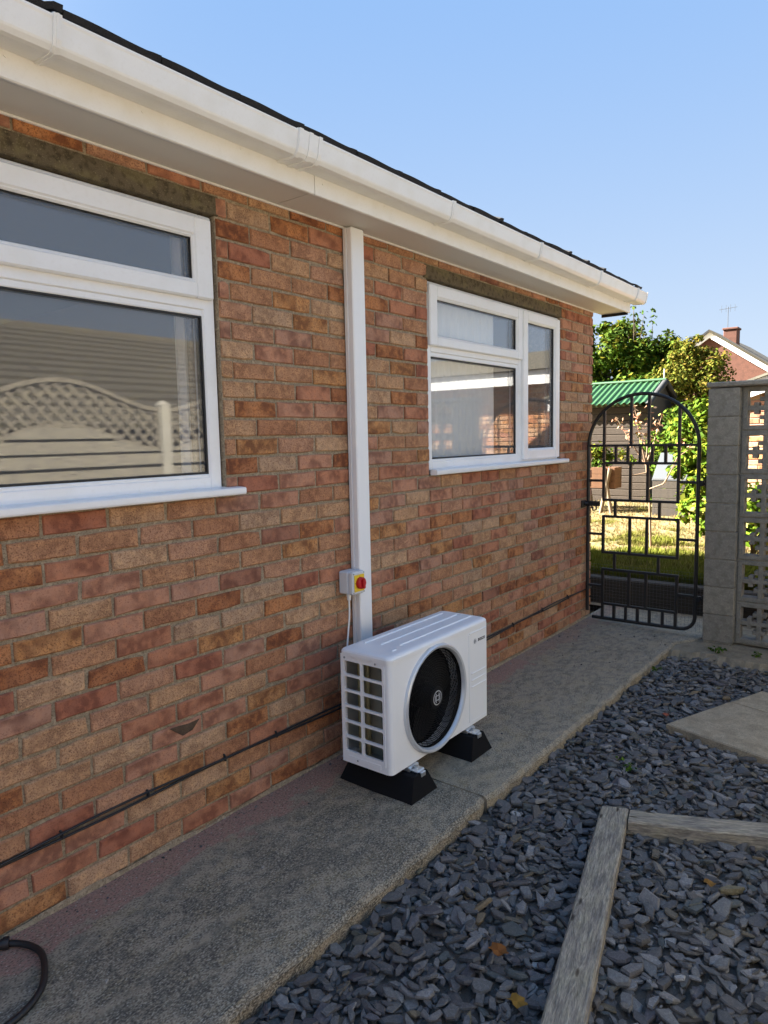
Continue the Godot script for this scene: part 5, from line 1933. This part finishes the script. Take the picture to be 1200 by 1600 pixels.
	ring_wall(mb, cs, cy, R - 0.017, UX1 + 0.002, R - 0.02, UX1 - 0.06)
	part("fan_ring", mb, M["ring_silver"], u)
	mb = MB.new()
	ring_wall(mb, cs, cy, R - 0.018, UX1 - 0.002, R - 0.019, UX1 - 0.12)
	for i in 48:
		var a := TAU * i / 48
		var b := TAU * (i + 1) / 48
		mb.tri(V(UX1 - 0.12, cy, cs), V(UX1 - 0.12, cy + R * sin(a), cs + R * cos(a)), V(UX1 - 0.12, cy + R * sin(b), cs + R * cos(b)))
	part("fan_duct", mb, M["fan_blade"], u)
	mb = MB.new()
	for k in 3:
		var rows := []
		for i in 9:
			var row := []
			for j in 7:
				var rad := 0.055 + 0.155 * j / 6.0
				var ang := TAU * k / 3.0 + 0.25 + 1.5 * (i / 8.0 - 0.5) + 0.5 * j / 6.0
				row.append(V(UX1 - 0.055 - 0.05 * (i / 8.0), cy + rad * sin(ang), cs + rad * cos(ang)))
			rows.append(row)
		for i in 8:
			for j in 6: mb.quad(rows[i][j], rows[i][j + 1], rows[i + 1][j + 1], rows[i + 1][j])
	mb.tube([V(UX1 - 0.11, cy, cs), V(UX1 - 0.045, cy, cs)], 0.06, 24)
	part("fan_blades", mb, M["black_plastic"], u)
	mb = MB.new()
	# guard: concentric rings set back like a shallow bowl, swept ribs between
	var nr := 17
	for i in nr:
		var r := 0.05 + (R - 0.022 - 0.05) * i / (nr - 1)
		var x := UX1 + 0.004 - 0.012 * pow(i / float(nr - 1), 2)
		var o := []
		for j in 56: o.append(V(x, cy + r * sin(TAU * j / 56), cs + r * cos(TAU * j / 56)))
		mb.tube(o, 0.0017, 5, true)
	for k in 30:
		var o := []
		for i in 6:
			var t := i / 5.0
			var r := 0.05 + (R - 0.022 - 0.05) * t
			var a := TAU * k / 30.0 + 0.9 * t
			o.append(V(UX1 + 0.002 - 0.012 * t * t, cy + r * sin(a), cs + r * cos(a)))
		mb.tube(o, 0.0013, 4)
	part("fan_guard", mb, M["black_plastic"], u)
	mb = MB.new()
	for i in 40:
		var a := TAU * i / 40
		var b := TAU * (i + 1) / 40
		mb.tri(V(UX1 + 0.009, cy, cs), V(UX1 + 0.007, cy + 0.05 * sin(a), cs + 0.05 * cos(a)), V(UX1 + 0.007, cy + 0.05 * sin(b), cs + 0.05 * cos(b)))
	ring_wall(mb, cs, cy, 0.052, UX1 - 0.003, 0.05, UX1 + 0.007, 40)
	var hub := part("hub_cap", mb, M["black_plastic"], u)
	mb = MB.new()
	emblem(mb, cs, cy, 0.033, UX1 + 0.0095)
	part("emblem", mb, M["print_silver"], hub)
	# front details at the far side: pressed panel, grooves, lettering
	mb = MB.new()
	mb.bbox(V(UX1 - 0.001, UY0 + 0.02, 1.846), V(UX1 + 0.004, UY1 - 0.05, 1.853), 0.0025)
	mb.bbox(V(UX1 - 0.001, UY1 - 0.0505, 1.853), V(UX1 + 0.004, UY1 - 0.0435, US1 - 0.01), 0.0025)
	for k in 3: mb.bbox(V(UX1 - 0.001, 0.362 - 0.033 * k, 1.872), V(UX1 + 0.0035, 0.368 - 0.033 * k, 2.008), 0.002)
	mb.bbox(V(UX1 - 0.001, UY0 + 0.018, 1.86), V(UX1 + 0.002, UY0 + 0.021, US1 - 0.012), 0.001)
	part("pressed_panel", mb, white, u)
	mb = MB.new()
	emblem(mb, 1.906, 0.5185, 0.0125, UX1 + 0.0008)
	part("emblem", mb, M["print_grey"], u)
	var tm := TextMesh.new()
	tm.text = "BOSCH"
	var sf := SystemFont.new()
	sf.font_names = PackedStringArray(["Droid Sans"])
	sf.font_weight = 700
	tm.font = sf
	tm.font_size = 32
	tm.pixel_size = 0.00062
	tm.depth = 0.001
	tm.material = M["print_dark"]
	put("lettering", tm, u, Transform3D(Basis().rotated(Vector3.UP, PI / 2), V(UX1 + 0.0006, 0.5185, 1.966)))
	# screws
	for p in [[0.238, UY1 - 0.038], [0.405, UY1 - 0.038], [0.30, UY0 + 0.02]]:
		mb = MB.new()
		mb.tube([V(p[0], p[1], US0 + 0.001), V(p[0], p[1], US0 - 0.003)], 0.0045, 8)
		part("screw", mb, M["print_grey"], u)
	# mounting rails under the unit, with bolts that reach out onto the feet
	for s in [1.378, 1.845]:
		mb = MB.new()
		mb.bbox(V(UX0 + 0.01, UY0 - 0.022, s - 0.035), V(UX1 + 0.012, UY0 - 0.001, s + 0.035), 0.004)
		mb.bbox(V(UX1 + 0.010, UY0 - 0.021, s - 0.026), V(UX1 + 0.048, UY0 - 0.010, s + 0.026), 0.005)
		mb.tube([V(UX1 + 0.022, UY0 - 0.03, s), V(UX1 + 0.022, UY0 + 0.006, s)], 0.011, 6)
		mb.bbox(V(UX1 + 0.036, UY0 - 0.040, s - 0.012), V(UX1 + 0.058, UY0 - 0.018, s + 0.020), 0.003)
		part("mounting_rail", mb, M["galvanised"], u)
	# rubber feet
	for c in [[1.366, "black tapered rubber block under the near end of the heat pump"], [1.843, "black tapered rubber block under the far end of the heat pump"]]:
		mb = MB.new()
		var s: float = c[0]
		var t := 0.0885
		var lo4 := [V(0.160, -0.004, s - 0.096), V(0.552, -0.008, s - 0.096), V(0.552, -0.008, s + 0.096), V(0.160, -0.004, s + 0.096)]
		var hi4 := [V(0.185, t, s - 0.048), V(0.532, t, s - 0.048), V(0.532, t, s + 0.048), V(0.185, t, s + 0.048)]
		var e4 := [V(0.190, t + 0.002, s - 0.042), V(0.526, t + 0.002, s - 0.042), V(0.526, t + 0.002, s + 0.042), V(0.190, t + 0.002, s + 0.042)]
		var ctr := V(0.35, 0.03, s)
		for i in 4:
			var i2 := (i + 1) % 4
			mb.facing([lo4[i], lo4[i2], hi4[i2], hi4[i]], ctr)
			mb.facing([hi4[i], hi4[i2], e4[i2], e4[i]], ctr)
		mb.facing(e4, ctr)
		tag(part("rubber_foot", mb, M["rubber"]), c[1], "foot", "rubber feet of the heat pump")

# a ring with a barred H inside
func emblem(mb: MB, cs: float, cy: float, r: float, x: float) -> void:
	ring_wall(mb, cs, cy, r, x, r * 0.86, x + 0.0006, 32)
	var b := func(s0: float, y0: float, s1: float, y1: float) -> void:
		mb.box(V(x, cy + y0 * r, cs + s0 * r), V(x + 0.0009, cy + y1 * r, cs + s1 * r))
	b.call(-0.42, -0.62, -0.28, 0.62)
	b.call(0.28, -0.62, 0.42, 0.62)
	b.call(-0.28, 0.24, 0.28, 0.36)
	b.call(-0.28, -0.36, 0.28, -0.24)
	b.call(-0.62, -0.40, -0.52, 0.40)
	b.call(0.52, -0.40, 0.62, 0.40)

# ------------------------------------------------------------------ trunking, switch and cables
func make_services() -> void:
	var t := thing("pipe_trunking", "white plastic pipe trunking running down the brick wall", "trunking", V(0.03, 0.2, 1.6))
	var mb := MB.new()
	mb.bbox(V(0.003, 0.16, 1.566), V(0.038, 2.4445, 1.646), 0.002)
	part("back_channel", mb, M["trunking_white"], t)
	mb = MB.new()
	mb.bbox(V(0.028, 0.16, 1.5615), V(0.0605, 2.4442, 1.6505), 0.005)
	mb.bbox(V(0.0195, 0.16, 1.5600), V(0.0285, 2.4440, 1.652), 0.002)
	part("cover", mb, M["trunking_white"], t)
	# rotary isolator
	var b := thing("isolator_switch", "grey isolator box with yellow plate and red rotary knob", "switch", V(0.05, 0.83, 1.52))
	mb = MB.new()
	mb.bbox(V(0.003, 0.776, 1.474), V(0.06, 0.882, 1.5585), 0.006)
	part("back_box", mb, M["switch_grey"], b)
	mb = MB.new()
	mb.bbox(V(0.0608, 0.775, 1.473), V(0.092, 0.883, 1.5595), 0.007)
	var lid := part("lid", mb, M["switch_grey"], b)
	for q in [[1.480, 0.874], [1.552, 0.874], [1.480, 0.784], [1.552, 0.784]]:
		mb = MB.new()
		mb.tube([V(0.091, q[1], q[0]), V(0.0935, q[1], q[0])], 0.0035, 8)
		part("screw", mb, M["print_grey"], lid)
	mb = MB.new()
	mb.bbox(V(0.0915, 0.789, 1.4815), V(0.0955, 0.868, 1.5525), 0.0015)
	part("yellow_plate", mb, M["switch_yellow"], b)
	mb = MB.new()
	ring_wall(mb, 1.519, 0.829, 0.028, 0.0955, 0.0275, 0.110, 32)
	ring_wall(mb, 1.519, 0.829, 0.0275, 0.110, 0.024, 0.114, 32)
	ring_wall(mb, 1.519, 0.829, 0.024, 0.114, 0.0, 0.1145, 32)
	var kn := part("knob", mb, M["switch_red"], b)
	mb = MB.new()
	mb.bbox(V(0.113, 0.805, 1.512), V(0.128, 0.853, 1.526), 0.004)
	part("grip", mb, M["switch_red"], kn)
	for q in [["0", 1.4865, 0.832], ["I", 1.519, 0.8625]]:
		var tm := TextMesh.new()
		tm.text = q[0]
		var sf := SystemFont.new()
		sf.font_names = PackedStringArray(["Droid Sans"])
		tm.font = sf
		tm.font_size = 16
		tm.pixel_size = 0.0005
		tm.depth = 0.0006
		tm.material = M["print_dark"]
		put("marking", tm, b, Transform3D(Basis().rotated(Vector3.UP, PI / 2), V(0.0956, q[2] - 0.002, q[1])))
	# white flex from the isolator down behind the unit
	var c := thing("white_cable", "white flex dropping from the isolator box to the heat pump", "cable", V(0.04, 0.4, 1.45))
	mb = MB.new()
	mb.tube([V(0.045, 0.7765, 1.497), V(0.045, 0.762, 1.497)], 0.0115, 12)
	mb.tube([V(0.045, 0.763, 1.497), V(0.045, 0.745, 1.497)], 0.0095, 10)
	part("gland", mb, M["cable_white"], c)
	mb = MB.new()
	var cv := Curve3D.new()
	for p in [V(0.045, 0.75, 1.497), V(0.05, 0.67, 1.490), V(0.07, 0.56, 1.46), V(0.11, 0.44, 1.405), V(0.17, 0.34, 1.36), V(0.235, 0.29, 1.38)]:
		cv.add_point(p)
	mb.tube(smooth_path([V(0.045, 0.75, 1.497), V(0.05, 0.67, 1.490), V(0.07, 0.56, 1.45), V(0.11, 0.44, 1.39), V(0.17, 0.36, 1.37), V(0.212, 0.33, 1.40)]), 0.0042, 8)
	part("flex", mb, M["cable_white"], c)
	# black cables clipped along the wall
	var k := thing("wall_cable", "pair of black cables clipped along the foot of the brick wall", "cable", V(0, 0.22, 1.5))
	var cabs := [[0.0, 0.009], [0.011, 0.010]]
	for q in cabs:
		var pts := []
		var s := -1.8
		while s < 4.57:
			var y: float = 0.228 + 0.012 * sin(s * 1.7 + 0.6) - 0.004 * sin(s * 5.3 + q[0] * 300.0) + q[0]
			pts.append(V(q[1] + 0.003 * sin(s * 7.0 + q[0] * 200.0), y, s))
			s += 0.06
		mb = MB.new()
		mb.tube(pts, 0.0043, 7)
		part("cable", mb, M["cable_black"], k)
	for s in [-0.25, 0.102, 0.419, 0.766, 1.044, 2.3, 2.75, 3.2, 3.65, 4.1]:
		mb = MB.new()
		var y: float = 0.228 + 0.012 * sin(s * 1.7 + 0.6)
		mb.bbox(V(0.001, y - 0.006, s - 0.004), V(0.0165, y + 0.018, s + 0.004), 0.003)
		mb.bbox(V(0.001, y + 0.0175, s - 0.006), V(0.010, y + 0.024, s + 0.002), 0.002)
		part("clip", mb, M["cable_black"], k)
	# thick black cable lying on the path in the corner
	mb = MB.new()
	var hp := [V(0.016, 0.11, -0.42), V(0.022, 0.03, -0.24), V(0.024, 0.013, -0.15), V(0.05, 0.012, -0.098), V(0.10, 0.012, -0.068), V(0.16, 0.011, -0.058), V(0.23, 0.010, -0.08), V(0.30, 0.009, -0.125), V(0.34, 0.008, -0.19), V(0.35, 0.008, -0.26), V(0.34, 0.008, -0.36), V(0.30, 0.009, -0.48)]
	mb.tube(smooth_path(hp), 0.0095, 10)
	var ho := part("black_hose", mb, M["cable_black"])
	tag(ho, "thick black cable looped on the concrete path by the wall", "cable")
	mb = MB.new()
	mb.tube([V(0.024, 0.014, -0.155), V(0.042, 0.0145, -0.108)], 0.0155, 10)
	mb.tube([V(0.0405, 0.0148, -0.112), V(0.049, 0.0145, -0.098)], 0.0185, 8)
	part("connector", mb, M["cable_black"], ho)

func smooth_path(p: Array) -> Array:
	var out := []
	for i in p.size() - 1:
		var a: Vector3 = p[maxi(i - 1, 0)]
		var b: Vector3 = p[i]
		var c: Vector3 = p[i + 1]
		var d: Vector3 = p[mini(i + 2, p.size() - 1)]
		for k in 6:
			out.append(b.cubic_interpolate(c, a, d, k / 6.0))
	out.append(p[p.size() - 1])
	return out

# ------------------------------------------------------------------ small things
func make_small_things() -> void:
	# a fallen, curled leaf: five lobes, thin and cupped
	for q in [[1.219, 0.782, 0.034, Color(0.20, 0.085, 0.03), "curled orange brown leaf lying on the slate between path and timber"], [1.352, 0.645, 0.03, Color(0.22, 0.13, 0.035), "yellowed leaf scrap lying on the slate nearest the timber board"], [1.64, 1.477, 0.022, Color(0.24, 0.13, 0.04), "small orange leaf on the slate inside the timber edging"], [1.10, 2.86, 0.026, Color(0.28, 0.09, 0.055), "reddish leaf scrap by the corner of the paving slab"]]:
		var mb := MB.new()
		mb.col = q[3]
		var n := 15
		var y := -0.026
		var c := V(q[0], y, q[1])
		var pr := []
		for i in n:
			var a := TAU * i / n
			var r: float = q[2] * (0.62 + 0.38 * absf(cos(a * 2.5))) * rng.randf_range(0.85, 1.1)
			pr.append(c + Vector3(cos(a) * r, 0.006 + 0.004 * sin(a * 3.0 + q[0]) + r * 0.05, sin(a) * r * 0.75))
		for i in n:
			mb.tri(c + Vector3(0, 0.004, 0), pr[(i + 1) % n], pr[i])
			mb.tri(c + Vector3(0, 0.0032, 0), pr[i] - Vector3(0, 0.0008, 0), pr[(i + 1) % n] - Vector3(0, 0.0008, 0))
		tag(part("fallen_leaf", mb, M["dry_leaves"]), q[4], "leaf", "fallen leaves on the slate")
	var lime := [Color(0.08, 0.16, 0.02), Color(0.05, 0.11, 0.018), Color(0.11, 0.19, 0.03)]
	for q in [[1.08, 4.15, 0.05, 60, "small green weed growing at the foot of the block pier"], [1.30, 4.2, 0.035, 34, "tiny green weed beside the screen wall foot"], [1.15, 2.12, 0.035, 26, "green sprig growing through slate by the timber corner"], [0.83, 3.55, 0.03, 24, "green sprig growing along the far path edge"]]:
		var cl := []
		for k in 5: cl.append([V(q[0] + rng.randfn(0, q[2] * 0.6), 0.0 + rng.randf_range(-0.02, 0.012), q[1] + rng.randfn(0, q[2] * 0.5)), q[2] * 0.6, q[3] / 5])
		tag(part("weed", leaf_cloud(cl, 0.022, lime, 300 + int(q[0] * 100)), M["leaves"]), q[4], "weed", "weeds in the slate")
	# white pebble and a broken white shard by the timber
	for q in [[1.285, 1.62, 0.022, "white stone shard against the inner face of the timber edging"], [1.42, 0.98, 0.03, "pale quartz stone in slate beside the long timber board"]]:
		var mb := MB.new()
		var pr := []
		for i in 7:
			var a := TAU * i / 7.0
			pr.append(Vector2(q[0] + cos(a) * q[2] * rng.randf_range(0.4, 0.7), q[1] + sin(a) * q[2] * rng.randf_range(0.7, 1.1)))
		mb.plate(pr, -0.05, -0.022, 0.006)
		tag(part("pale_stone", mb, M["white_board"]), q[3], "stone", "pale stones in the slate")
	# crumbs of stone and mortar lying on the path
	var gr := MB.new()
	var tone := [Color(0.05, 0.045, 0.04), Color(0.12, 0.10, 0.08), Color(0.25, 0.22, 0.18), Color(0.09, 0.09, 0.095), Color(0.40, 0.38, 0.34)]
	for k in 520:
		var by_wall := rng.randf() < 0.45
		var x := absf(rng.randfn(0.012, 0.03)) + 0.008 if by_wall else rng.randf_range(0.03, 0.75)
		var s := rng.randf_range(-0.6, 4.4)
		if not by_wall and rng.randf() < 0.4: s = rng.randf_range(3.2, 4.4)
		var l := rng.randf_range(0.002, 0.005) if rng.randf() < 0.8 else rng.randf_range(0.005, 0.010)
		gr.col = tone[rng.randi() % tone.size()]
		var c := V(x, -0.012 * x + 0.001, s)
		var b := Basis().rotated(Vector3.UP, rng.randf() * TAU)
		var p := []
		for i in 5:
			var a := TAU * i / 5.0
			p.append(c + b * Vector3(cos(a) * l * rng.randf_range(0.7, 1.2), 0, sin(a) * l * rng.randf_range(0.5, 0.9)))
		var top := c + Vector3(0, l * rng.randf_range(0.5, 0.9), 0)
		for i in 5: gr.facing([p[i], p[(i + 1) % 5], top], c - Vector3(0, 0.01, 0))
	var go := part("path_grit", gr, M["slate_chips"])
	tag(go, "crumbs of grit and mortar scattered along the concrete path", "grit", "", "stuff")
